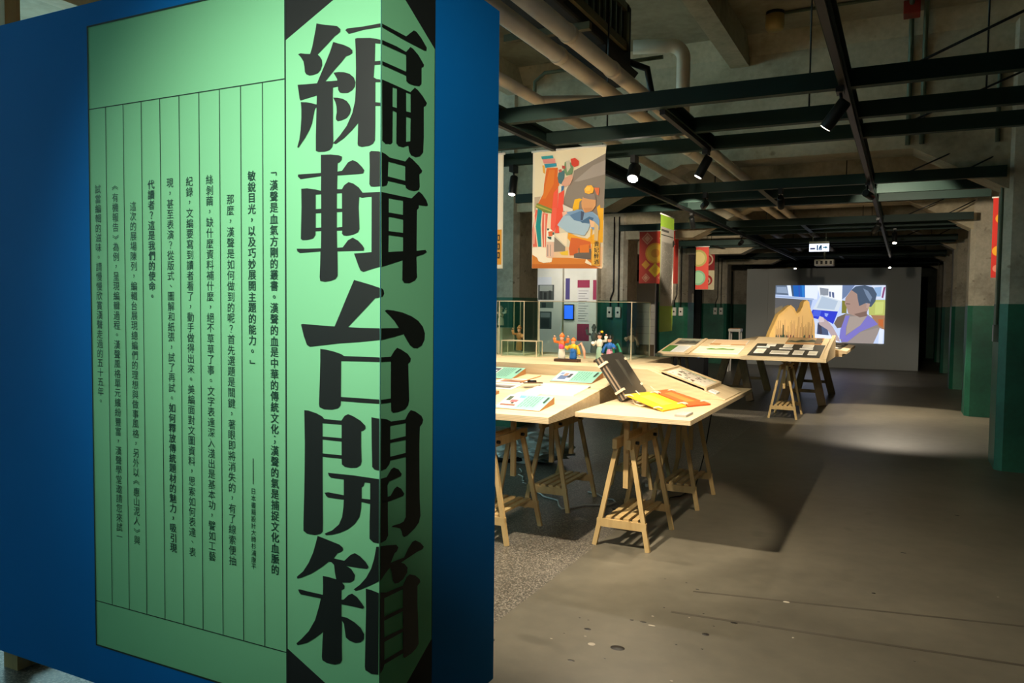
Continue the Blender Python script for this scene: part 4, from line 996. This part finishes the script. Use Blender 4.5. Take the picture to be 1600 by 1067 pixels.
# back table and sloping stand
tag(MB().box(-2.85, -.78, 12.16, 14.7, .80, .84).build('tabletop', 'plywood', wo=True), 'plywood tabletop behind the card tray, on heavy brown trestles', 'tabletop')
sp = thing('sloping_stand', 'plywood stand sloping down towards the open floor with prints', 'stand', (-1.5, 13.3, .84))
MB().prism([(-2.3, .841), (-.72, .841), (-.72, .88), (-1.5, .99), (-2.3, .99)], 'y', 12.2, 14.35).build('sloping_top', 'plywood', sp, wo=True)
zz = lambda x: .99 - .141 * (x + 1.5)
for k in range(3):
    y0 = 12.35 + k * .65
    dv = Vector((.62, 0, -.0874)); ln = dv.length
    t = thing('print_strip', ['dark photo strip with white band, nearest the card tray', 'dark photo strip with white band, middle of sloping stand', 'dark photo strip with white band, closest to projection wall'][k], 'print', (-1.1, y0, zz(-1.1)), group='photo strips on the sloping stand')
    MB().prism([(-1.44, zz(-1.44) + .001), (-.82, zz(-.82) + .001), (-.82, zz(-.82) + .006), (-1.44, zz(-1.44) + .006)], 'y', y0, y0 + .55).build('sheet', 'dark_board', t, wo=True)
    ink('print', [('5a5346', [30, 30, 590, 30, 590, 520, 30, 520]), ('d8d4cc', [60, 180, 580, 180, 580, 300, 60, 300]), ('2f2c28', [80, 60, 300, 60, 300, 140, 80, 140])], (-1.44, y0, zz(-1.44) + .006), tuple(dv / ln), (0, 1, 0), 'print', t, base=.0006)
# wooden mountain silhouette
mt = thing('wooden_mountain', 'golden plywood mountain silhouette with painted forest, standing on the stand', 'cutout', (-1.62, 12.95, .992), R(33))
out = [(-.36, 0), (-.33, .1), (-.26, .26), (-.2, .4), (-.12, .46), (-.06, .52), (.0, .55), (.06, .5), (.1, .42), (.15, .45), (.19, .52), (.21, .6), (.26, .63), (.3, .6), (.32, .5), (.37, .38), (.4, .25), (.41, .0)]
MB().prism(out, 'y', -.06, .06).build('cutout_board', 'golden_wood', mt)
ps = [('d2b076', [x_ for p in [(-.27, .01)] + [(a * .95, b_ * .9) for a, b_ in out[2:-1]] + [(.39, .01)] for x_ in (p[0] * 1000, p[1] * 1000)])]
rnd = random.Random(9)
for k in range(34):
    x = -240 + k * 18; h = rnd.uniform(120, 330)
    if x > 100: h += 60
    ps.append((rnd.choice(['6a4a34', '4f3f34', '7a5a4c', '8d6a58', '3a2e26']), [x, 20, x + 9, 20, x + 6, h, x + 2, h]))
for k in range(16):
    x = rnd.uniform(-250, 380); ps.append((rnd.choice(['2f4a38', '3a4a5a', '6a3a3a', '2a3430']), [x, 20, x + 30, 20, x + 22, 90, x + 8, 70]))
ps.append(('1d3a2a', [-130, 20, -105, 20, -112, 240, -124, 240])); ps.append(('b0552c', [-250, 5, 400, 5, 400, 30, -250, 18]))
ink('painted_forest', ps, (0, -.06, 0), (1, 0, 0), (0, 0, 1), 'print', mt, wo=False, step=.0001, base=.001)
# under and behind the far tables
t = thing('crate', 'dark plastic crate with blue bottle under the far board', 'crate', (-3.75, 15.4, 0), group=None)
for (a, b_, c, d) in ((-.3, .3, -.2, -.18), (-.3, .3, .18, .2), (-.3, -.28, -.18, .18), (.28, .3, -.18, .18)): MB().box(a, b_, c, d, 0, .5).build('side', 'black_cloth', t)
MB().box(-.28, .28, -.18, .18, 0, .02).build('base', 'black_cloth', t)
MB().lathe([(.05, .02), (.05, .42), (.02, .48), (.02, .55)], (.15, 0, 0), 12).build('bottle', 'clay_blue', t)
t['label'] = 'dark open crate on the floor beyond the landscape print board'
st = thing('white_stool', 'tall white wooden stool by the projection wall', 'stool', (-3.5, 18.6, 0))
MB().box(-.14, .14, -.14, .14, .93, 1.0).build('seat', 'white_paint', st, bevel=.01)
for sx in (-1, 1):
    for sy in (-1, 1): MB().bar((sx * .13, sy * .13, 0), (sx * .11, sy * .11, .93), .03).build('leg', 'white_paint', st)
for sy in (-1, 1): MB().box(-.14, .14, sy * .14 - .01, sy * .14 + .01, .4, .44).build('rung', 'white_paint', st)
MB().box(-.12, .12, -.12, .12, 1.0005, 1.012).build('seat_pad', 'caption_side', st)
# projection wall
pw = thing('projection_wall', 'large grey freestanding wall showing a projected film of a man with a book', 'screen', (-1.7, 21.3, 0))
for x0, x1 in ((-3.74, -3.2), (-3.198, -2.0), (-1.998, -.6), (-.598, .34)):
    MB().box(x0, x1, 21.3, 21.4, 0, 2.51).build('wall_board', 'grey_board', pw, wo=True)
for x in (-3.4, -1.7, .1): MB().bar((x, 21.42, 2.3), (x, 22.2, .02), .05).build('brace', 'pine', pw, wo=True)
BIG_BANNER = [
('e9d9b6',[-285,506,307,490,302,442,84,350,48,336,-34,231,-43,44,-282,55]),
('8d8074',[302,442,188,391,48,330,38,271,-9,197,-32,121,-36,-11,294,-57,302,297]),
('a3968c',[200,358,302,394,301,287,85,246,50,248]),
('c0a98e',[-283,145,-228,148,-282,22]),
('f0c9a0',[-291,-243,291,-256,288,-419,-298,-412]),
('d9812f',[-296,-299,-146,-369,-122,-330,11,-333,206,-352,207,-407,-298,-407]),
('c66a22',[-298,-378,201,-385,271,-419,-298,-411]),
('f2b51c',[35,24,58,111,99,117,123,108,99,93,89,22]),
('f0ae12',[240,42,263,63,282,-57,265,-56]),
('f0b024',[240,37,292,35,291,-224,210,-222,175,-215,169,-188,266,-126]),
('eda226',[8,-139,92,-175,210,-200,204,-233,33,-217,3,-183]),
('d4642a',[32,-179,92,-186,192,-216,199,-265,93,-263,88,-318,23,-316,16,-261]),
('8a5a38',[93,-263,187,-243,182,-314,94,-318]),
('6a5f58',[58,-306,199,-265,206,-352,59,-334]),
('e07828',[105,-241,181,-232,182,-297,106,-296]),
('f3d9b8',[-291,17,-134,21,-130,-235,-191,-279,-291,-254]),
('e8705a',[-270,50,-251,43,-277,-79,-253,-243,-291,-243,-296,-107]),
('1b8f8c',[-251,60,-214,41,-225,-70,-216,-244,-244,-244,-268,-85]),
('ea7058',[-210,19,-164,11,-175,-111,-179,-245,-204,-247,-215,-98]),
('f4c9ae',[-196,7,-185,7,-186,-245,-195,-245]),
('f4c9ae',[-285,-6,-275,-6,-277,-220,-285,-220]),
('fdeed6',[-294,-254,-228,-244,-173,-257,-165,-330,-122,-336,-128,-364,-196,-371,-239,-356,-252,-328,-293,-305]),
('8a7f73',[-106,-169,-14,-249,-14,-282,-111,-286]),
('f7e3c4',[-107,-147,2,-139,-2,-249,-39,-215]),
('f3c63b',[-62,-292,10,-277,11,-316,-44,-310]),
('e9c0a8',[-176,-206,-109,-208,-107,-325,-141,-330,-175,-324]),
('b69a90',[-167,-229,-158,-229,-156,-319,-166,-318]),
('b69a90',[-142,-229,-135,-230,-134,-319,-141,-319]),
('f6f0e0',[-172,-106,-104,-108,-106,-208,-172,-206]),
('e06a3a',[-159,-128,-119,-124,-122,-163,-155,-165]),
('2e5a52',[-170,-103,-150,-103,-153,-117,-168,-118]),
('2e5a52',[-122,-135,-107,-133,-107,-152,-122,-155]),
('2e5a52',[-168,-167,-131,-168,-131,-191,-155,-184]),
('f0583f',[-127,193,-79,212,-82,46,-90,-46,-133,-44,-128,48]),
('f2604a',[-134,55,-85,52,-90,-47,-107,-136,-138,-107]),
('f0503c',[-75,162,-27,187,-34,44,-38,-48,-87,-46]),
('ef5238',[-88,52,-37,50,-48,-21,-71,-87,-64,-142,-101,-141]),
('d9651c',[-178,365,-84,361,-86,295,-70,234,-75,212,-117,170,-128,48,-195,18,-258,77,-203,169,-198,241]),
('e07824',[-156,350,-108,346,-118,236,-184,129,-215,130,-191,218]),
('7f8a3a',[-258,99,-128,46,-130,12,-183,20,-270,66]),
('b9b04e',[-261,85,-131,32,-131,23,-267,73]),
('e3a23c',[-215,387,-197,386,-187,318,-208,331]),
('2f9aa0',[-226,457,-128,458,-121,436,-219,435]),
('e08d84',[-216,434,-109,432,-102,396,-203,400]),
('2d8ea6',[-200,397,-96,395,-93,373,-187,366]),
('4a6f74',[-77,322,-23,341,-28,275,-52,232,-76,245,-83,284]),
('d9a187',[-22,280,37,304,43,271,20,223,-33,209,-52,232]),
('6d8b62',[-24,401,24,392,48,352,37,304,-11,296,-35,341]),
('c7bca6',[-18,406,12,409,24,354,-5,317]),
('d6402a',[23,420,59,425,92,398,89,366,54,355,30,375]),
('b0453a',[-48,375,-18,368,-23,346,-47,351]),
('c05a4a',[-77,344,-53,348,-47,326,-71,322]),
('e8e2d2',[-76,217,-51,221,-45,182,-63,172]),
('3d6f9a',[-51,216,-27,220,-33,187,-51,172]),
('e2d6c8',[-37,77,53,35,30,8,-31,27]),
('f2b8a0',[-42,17,5,26,6,-12,-36,-11]),
('8fa9c2',[6,9,89,33,148,3,206,11,253,-23,265,-60,-48,-48,-18,-6]),
('7d9cbd',[-6,16,112,32,206,6,265,-50,266,-126,208,-124,185,-90,55,-64,18,-7]),
('a8c0d2',[-30,-11,24,-13,60,-48,190,-85,179,-123,145,-168,8,-139,-80,-81]),
('5d7fa6',[24,-8,112,21,125,-61,60,-48]),
('47698c',[114,-61,183,-25,219,-37,202,-75,126,-72]),
('44506a',[115,21,142,9,131,-51,114,-50]),
('d79a66',[128,124,234,102,234,54,206,17,142,9,121,48,117,81]),
('c98a5a',[136,42,211,39,194,12,148,4]),
('8c7c74',[140,145,221,146,239,97,181,105,134,118]),
('f4b13a',[139,183,162,209,197,210,218,184,210,152,175,143,145,156]),
('f6c552',[145,188,168,203,191,196,186,170,157,166]),
('dd6f44',[218,190,261,187,256,128,239,140]),
('e9b98f',[184,-47,225,-65,225,-108,196,-107]),
('d9b884',[225,-65,260,-99,256,-212,227,-206]),
('e6a72c',[197,-118,211,-119,204,-200,192,-200]),
('e9a030',[207,-222,274,-223,274,-400,204,-396]),
('f0b84a',[216,-233,265,-234,265,-391,213,-388]),
('f7e6c8',[165,-346,207,-380,207,-396,154,-374]),
]
PROJECTION = [
('c3d3f5',[0,0,1000,0,1000,1000,0,1000]),
('5f6f86',[0,0,107,0,125,178,0,164]),
('8ea0ba',[11,25,103,25,118,143,11,130]),
('e9f2ff',[110,0,143,0,158,192,132,189]),
('42566e',[143,0,165,0,176,195,162,195]),
('1f62b8',[165,0,276,0,282,213,176,199]),
('3a4fae',[217,0,226,0,235,206,226,206]),
('2f7fd0',[246,0,268,0,276,209,257,206]),
('e4edff',[279,0,408,0,393,248,282,220]),
('9fb4d8',[0,178,364,234,364,255,0,206]),
('5a5a5c',[0,220,353,262,320,415,290,610,276,833,0,861]),
('7a6d55',[0,415,70,359,92,861,0,861]),
('8aa0cc',[276,276,353,262,335,415,290,499]),
('f3f7ff',[393,0,621,0,621,290,430,290]),
('8f97a3',[415,39,496,60,496,178,423,178]),
('6a7896',[500,109,518,109,522,206,504,199]),
('5d6c92',[526,116,548,123,551,220,533,209]),
('6f82a8',[621,0,732,0,658,192,621,248]),
('7f7c34',[621,262,665,276,665,485,621,485]),
('d7e1f5',[879,0,1000,0,1000,234,908,234]),
('8fb0d8',[901,39,967,25,960,192,915,192]),
('8a4a78',[982,39,1000,25,982,220,967,206]),
('b9bf6a',[849,248,1000,248,1000,513,864,513]),
('c9d27a',[915,290,989,276,982,485,915,499]),
('a67a58',[879,513,1000,513,1000,763,952,721]),
('c06a38',[945,582,989,582,989,721,952,680]),
('dfe8fa',[956,749,996,749,989,1000,952,1000]),
('4a5a7c',[290,610,364,666,438,652,496,721,511,889,408,875,290,847]),
('cfd9ee',[298,666,408,624,401,861,335,868]),
('3e3f52',[408,694,438,680,452,861,415,861]),
('eaf1ff',[276,833,438,868,607,889,607,1000,276,1000]),
('d5e0ea',[430,164,621,276,588,457,357,429]),
('b5c6da',[438,192,585,276,555,429,393,401]),
('2f3fd0',[357,429,588,457,548,680,511,638,324,561]),
('4b62e0',[364,443,438,443,423,554,357,540]),
('8fa6f5',[467,485,504,499,489,554,471,540]),
('6f6258',[585,554,665,485,665,721,585,749,555,666]),
('b9a6a8',[412,652,467,582,511,652,548,735,607,930,614,993,555,944,496,777,423,694]),
('d5c6cc',[423,540,460,568,467,638,430,652,408,610]),
('8d8480',[658,485,746,513,849,499,908,582,960,735,945,833,893,1000,629,1000,607,889,629,721]),
('7f79c8',[658,526,695,526,665,735,665,861,651,958,607,930,614,777]),
('7d76c6',[849,513,901,582,945,666,790,805,680,986,621,986,658,889,768,721]),
('9b8f8a',[798,805,952,721,945,833,908,1000,673,1000]),
('a79a92',[695,540,849,526,790,694,665,861,673,694]),
('a98c80',[651,220,702,81,768,39,827,136,835,318,864,359,842,485,783,540,732,526,680,485,665,387,647,318]),
('7e655c',[732,499,842,443,849,526,783,554]),
('4a5a70',[702,81,739,18,820,0,893,39,926,150,915,276,879,373,849,359,835,304,776,359,761,234,754,150]),
('7486a0',[805,53,849,95,886,206,871,290,835,178]),
('b89a90',[842,304,871,318,857,401,838,387]),
('6f5a54',[658,311,695,318,695,331,658,329]),
]

W_, H_ = 2588, 1440
ink('projected_image', [(c, [v / 1000 * W_ if i % 2 == 0 else (1 - v / 1000) * H_ for i, v in enumerate(q)]) for c, q in PROJECTION], (-3.013, 21.3, .635), (1, 0, 0), (0, 0, 1), 'projection_light', pw, step=.0006, base=.001)
# projector, exit sign
pj = thing('projector', 'small pale ceiling projector on a stem facing the projection wall', 'projector', (-1.36, 15.73, 2.285))
MB().box(-.17, .17, -.14, .14, 0, .12).build('body', 'white_paint', pj, bevel=.015)
MB().tube([(0, .14, .06), (0, .17, .06)], .04, 12).build('lens', 'black_metal', pj)
MB().tube([(0, 0, .12), (0, 0, .44)], .018, 8).build('stem', 'grey_metal', pj)
for k in range(4): MB().box(-.14 + k * .08, -.1 + k * .08, -.143, -.139, .03, .09).build('vent', 'black_metal', pj)
es = thing('exit_sign', 'lit white exit sign with running figure and arrow', 'sign', (-1.265, 13.6, 2.415))
MB().box(-.155, .155, 0, .05, 0, .165).build('housing', 'grey_metal', es, bevel=.005)
MB().box(-.15, .15, -.002, 0, .0, .125).build('light_panel', 'sign_light', es)
ink('pictogram', [('4a5aa8', [-135, 35, -60, 35, -60, 60, -135, 60]), ('1e7fc0', [-35, 20, -15, 20, -15, 105, -35, 105]), ('1e7fc0', [-5, 60, 15, 95, 28, 95, 10, 20, -5, 20]), ('1e7fc0', [20, 20, 40, 20, 40, 105, 20, 105]), ('2f9ac0', [60, 55, 95, 55, 95, 40, 130, 65, 95, 90, 95, 75, 60, 75])], (0, -.003, 0), (1, 0, 0), (0, 0, 1), 'print', es, wo=False)
for x in (-.1, .1): MB().tube([(x, .025, .165), (x, .025, .306)], .006, 6).build('hanger', 'grey_metal', es)

# ---------------------------------------------------------------- banners
def banner(label, x0, x1, y, z0, z1, mat, polys, axis='x', rod=True, glyphs=None, name='hanging_banner', back=None):
    """cloth with its own thickness, hung from a rod; polys in mm from the lower left corner"""
    L_ = abs(x1 - x0); nx = 9
    if axis == 'x': org = Vector((x0, y, z0)); ux = Vector((1, 0, 0))
    else: org = Vector((y, x0, z0)); ux = Vector((0, 1, 0))
    uz = Vector((0, 0, 1)); n = ux.cross(uz)
    t = thing(name, label, 'banner', tuple(org + ux * L_ / 2), group='hanging banners')
    th = .003
    p = [org, org + ux * L_, org + ux * L_ - n * th, org - n * th]
    MB().hexa([tuple(q) for q in p], [tuple(q + uz * (z1 - z0)) for q in p]).build('cloth', mat, t, wo=True)
    if rod:
        MB().tube([tuple(org - ux * .012 + uz * (z1 - z0) - n * .002), tuple(org + ux * (L_ + .012) + uz * (z1 - z0) - n * .002)], .009, 8).build('rod', 'white_paint', t, wo=True)
        for f in (.03, .97):
            q = org + ux * L_ * f - n * .002
            MB().tube([tuple(q + uz * (z1 - z0)), tuple(q + Vector((0, 0, ZB - z0)))], .0025, 5).build('cord', 'black_metal', t, wo=True)
    if polys: ink('print', polys, org, ux, uz, 'print', t, step=.0002, base=.0006)
    if glyphs: glyph_mesh('lettering', glyphs, org, ux, uz, 'ink_black', t, .0006 + .0002 * len(polys) + .001)
    return t
big = [(c, [v + 300 if i % 2 == 0 else v + 410 for i, v in enumerate(q)]) for c, q in BIG_BANNER]
banner('big banner photo of painted clay opera figures, with yellow title strip', -2.64, -2.045, 5.6, 1.79, 2.70, 'banner_cloth', big,
       glyphs=[(ch, True, .547, .175 - .045 * k, .042) for k, ch in enumerate('貴妃醉酒')])
banner('banner edge with yellow title strip beside the blue panel', -3.48, -2.885, 5.57, 1.79, 2.70, 'banner_cloth',
       [('efe4cc', [10, 10, 585, 10, 585, 900, 10, 900]), ('d9812f', [480, 480, 540, 500, 545, 560, 500, 570]), ('e9a030', [530, 30, 585, 30, 585, 310, 530, 310])] + [('2a2218', [548, 80 + 70 * k, 570, 80 + 70 * k, 570, 130 + 70 * k, 548, 130 + 70 * k]) for k in range(3)] + [('f0b84a', [553, 90 + 70 * k, 560, 90 + 70 * k, 560, 120 + 70 * k, 553, 120 + 70 * k]) for k in range(3)])
def circ(c, x, y, r, n=24): return (c, [v for k in range(n) for v in (max(0, x + r * math.cos(2 * math.pi * k / n)), y + r * math.sin(2 * math.pi * k / n))])
def diam(c, x, y, r): return (c, [x - r, y, x, y - r * 1.05, x + r, y, x, y + r * 1.05])
lat = [('c8402e', [0, 0, 580, 0, 580, 830, 0, 830])]
for x, y, r in ((130, 715, 95), (420, 715, 95), (115, 90, 70), (390, 90, 75)):
    lat += [diam('e08a6a', x, y, r), diam('cf6a4c', x, y, r * .75), diam('e59a78', x, y, r * .5)]
lat += [circ('e8952c', 265, 480, 165), circ('f0ae3c', 265, 480, 140), circ('e08a2c', 265, 480, 70), diam('e89a34', 110, 300, 70), diam('e89a34', 430, 300, 70), diam('f0b42c', 265, 210, 110), diam('e8a024', 265, 210, 60)]
banner('red banner with orange lattice medallions behind the long green banner', -3.84, -3.26, 12.2, 1.865, 2.70, 'banner_red', lat)
rnd = random.Random(11)
gp = [('9a958a', [0, 340, 640, 340, 640, 1370, 0, 1370]), ('86a92a', [0, 0, 640, 0, 640, 340, 0, 340]), ('3f3d38', [20, 1310, 380, 1310, 380, 1340, 20, 1340]), ('2f2d28', [10, 1260, 630, 1260, 630, 1272, 10, 1272])]
for k in range(14):
    z = 1180
    while z > 500:
        h = rnd.uniform(40, 160); gp.append(('6d6a62', [60 + k * 34, max(480, z - h), 74 + k * 34, max(480, z - h), 74 + k * 34, z, 60 + k * 34, z])); z -= h + 14
gp += [('24221e', [540, 1130, 620, 1170, 600, 1240, 520, 1210]), ('24221e', [540, 370, 620, 350, 630, 420, 560, 430])]
banner('long banner with green ends and grey text field', 9.92, 10.56, -2.84, 1.165, 2.695, 'banner_green', gp, axis='y')
banner('narrow orange and red banner just behind the long green banner', -3.75, -3.39, 12.9, 1.88, 2.70, 'banner_red', [('d98a1c', [0, 400, 280, 400, 280, 815, 0, 815]), ('b01e22', [0, 0, 280, 0, 280, 400, 0, 400])])
banner('red banner with pale green discs by the teal columns', -3.77, -3.515, 15.72, 1.85, 2.70, 'banner_red', [('cf4a3c', [0, 0, 255, 0, 255, 840, 0, 840]), circ('a9a05a', 50, 620, 170), circ('c9b878', 50, 620, 130), circ('7fb08a', 50, 230, 150), circ('9cc8a0', 50, 230, 115)])
banner('red and cream banner with round emblem by the teal columns', -4.05, -3.65, 16.9, 1.87, 2.70, 'banner_red', [('8a1c1e', [0, 410, 400, 410, 400, 830, 0, 830]), ('d8cba6', [0, 0, 400, 0, 400, 410, 0, 410]), circ('c9b090', 240, 640, 130), circ('8a1c1e', 240, 640, 100), circ('b0604a', 240, 640, 70), circ('a02a24', 250, 200, 110), circ('d8cba6', 240, 190, 80), circ('a02a24', 250, 180, 40)])
banner('red banner edge with gold motif beside the broad green column', .83, 1.43, 9.98, 1.85, 2.72, 'banner_red', [('c8281c', [0, 0, 600, 0, 600, 870, 0, 870]), circ('e8a01c', 80, 640, 55), circ('e8a01c', 60, 290, 55), circ('e0806a', 55, 100, 40)])

# ---------------------------------------------------------------- exhibit boards in the left aisle
def exhibit(label, x0, x1, y, z1, polys, th=.06):
    t = thing('exhibit_board', label, 'board', ((x0 + x1) / 2, y, 0), group='exhibit boards in the aisle')
    MB().box(x0, x1, y, y + th, 0, z1).build('board', 'white_paint', t, wo=True)
    if polys: ink('print', polys, (x0, y, 0), (1, 0, 0), (0, 0, 1), 'print', t)
    return t
def rr(c, a, b_, c2, d): return (c, [a, b_, c2, b_, c2, d, a, d])
e1 = exhibit('white exhibit board with black and white photographs', -6.6, -5.22, 12.3, 2.2,
        [rr('cfd2da', 830, 1830, 1180, 1980), rr('a05a58', 800, 800, 830, 1500), rr('4a4f4c', 930, 1590, 1230, 1850), rr('9aa09a', 960, 1740, 1200, 1840), rr('2c302e', 960, 1600, 1010, 1740), rr('1f2322', 1040, 1600, 1090, 1720), rr('2c302e', 1130, 1600, 1180, 1750), rr('55605a', 950, 1450, 1220, 1570), rr('20262a', 1000, 1460, 1080, 1540), rr('3f4a4a', 950, 1090, 1190, 1390), rr('7d8686', 980, 1290, 1160, 1370), rr('22282a', 990, 1110, 1150, 1270), rr('22262a', 790, 300, 830, 1300)])
e2 = exhibit('white exhibit board with purple strip and maroon text panel', -5.21, -4.62, 12.35, 2.2,
        [rr('4a3f7a', 30, 1600, 110, 1960), rr('9a2f50', 250, 1800, 470, 1930), rr('d8d4d2', 250, 1200, 470, 1790), rr('8a2444', 250, 900, 470, 1190), rr('9a2f50', 530, 1600, 590, 1930)] + [rr('8d8a8c', 270, 1740 - 42 * k, 450 - (k % 3) * 30, 1750 - 42 * k) for k in range(13)])
t = thing('tablet', 'small blue lit tablet on the white exhibit board', 'tablet', (-5.1, 12.33, 1.25))
MB().box(-.09, .09, -.02, .018, 0, .27).build('case', 'black_metal', t, bevel=.006)
MB().box(-.078, .078, -.022, -.0205, .02, .25).build('screen', 'tablet_blue', t)
e3 = exhibit('white exhibit board with drawn grid past the second column', -4.95, -4.05, 13.85, 1.95, [])

ink('print', [rr('8f8a80', 0, k, 900, k + 6) for k in (1000, 1130, 1260, 1390)] + [rr('6a5a44', 0, 0, 900, 800), rr('8d7350', 640, 0, 760, 780)], (-4.95, 13.85, 0), (1, 0, 0), (0, 0, 1), 'print', e3)
# black sheets standing in for the shade in the gaps to the aisle
for k, (x0, x1, y) in enumerate(((-4.97, -4.86, 12.6), (-5.05, -4.86, 16.75), (-5.4, -4.86, 20.9))):
    tag(MB().box(x0, x1, y, y + .08, 0, 2.6).build('dark_partition', 'black_cloth', wo=True), ['black partition edge beside the maroon text panel', 'black partition behind the red lattice banner', 'black partition behind the paired red banners'][k], 'partition')
# aisle lights above the exhibit boards
def aisle(pos, aim, power, label):
    spot(pos, aim, power, 80, label, NEUT, .6)
tag(MB().box(-6.4, -4.4, 10.98, 11.015, ZB - .03, ZB).build('lighting_track', 'black_metal', wo=True), 'black lighting track over the aisle exhibit boards', 'track')
aisle((-5.6, 11.0, 2.6), (-5.7, 12.3, 1.5), 16, 'aisle spotlight over the photograph board')
aisle((-4.9, 11.0, 2.6), (-4.9, 12.35, 1.5), 12, 'aisle spotlight over the maroon text panel')
aisle((-4.45, 11.0, 2.6), (-4.5, 13.85, 1.6), 16, 'aisle spotlight facing the board past the second column')
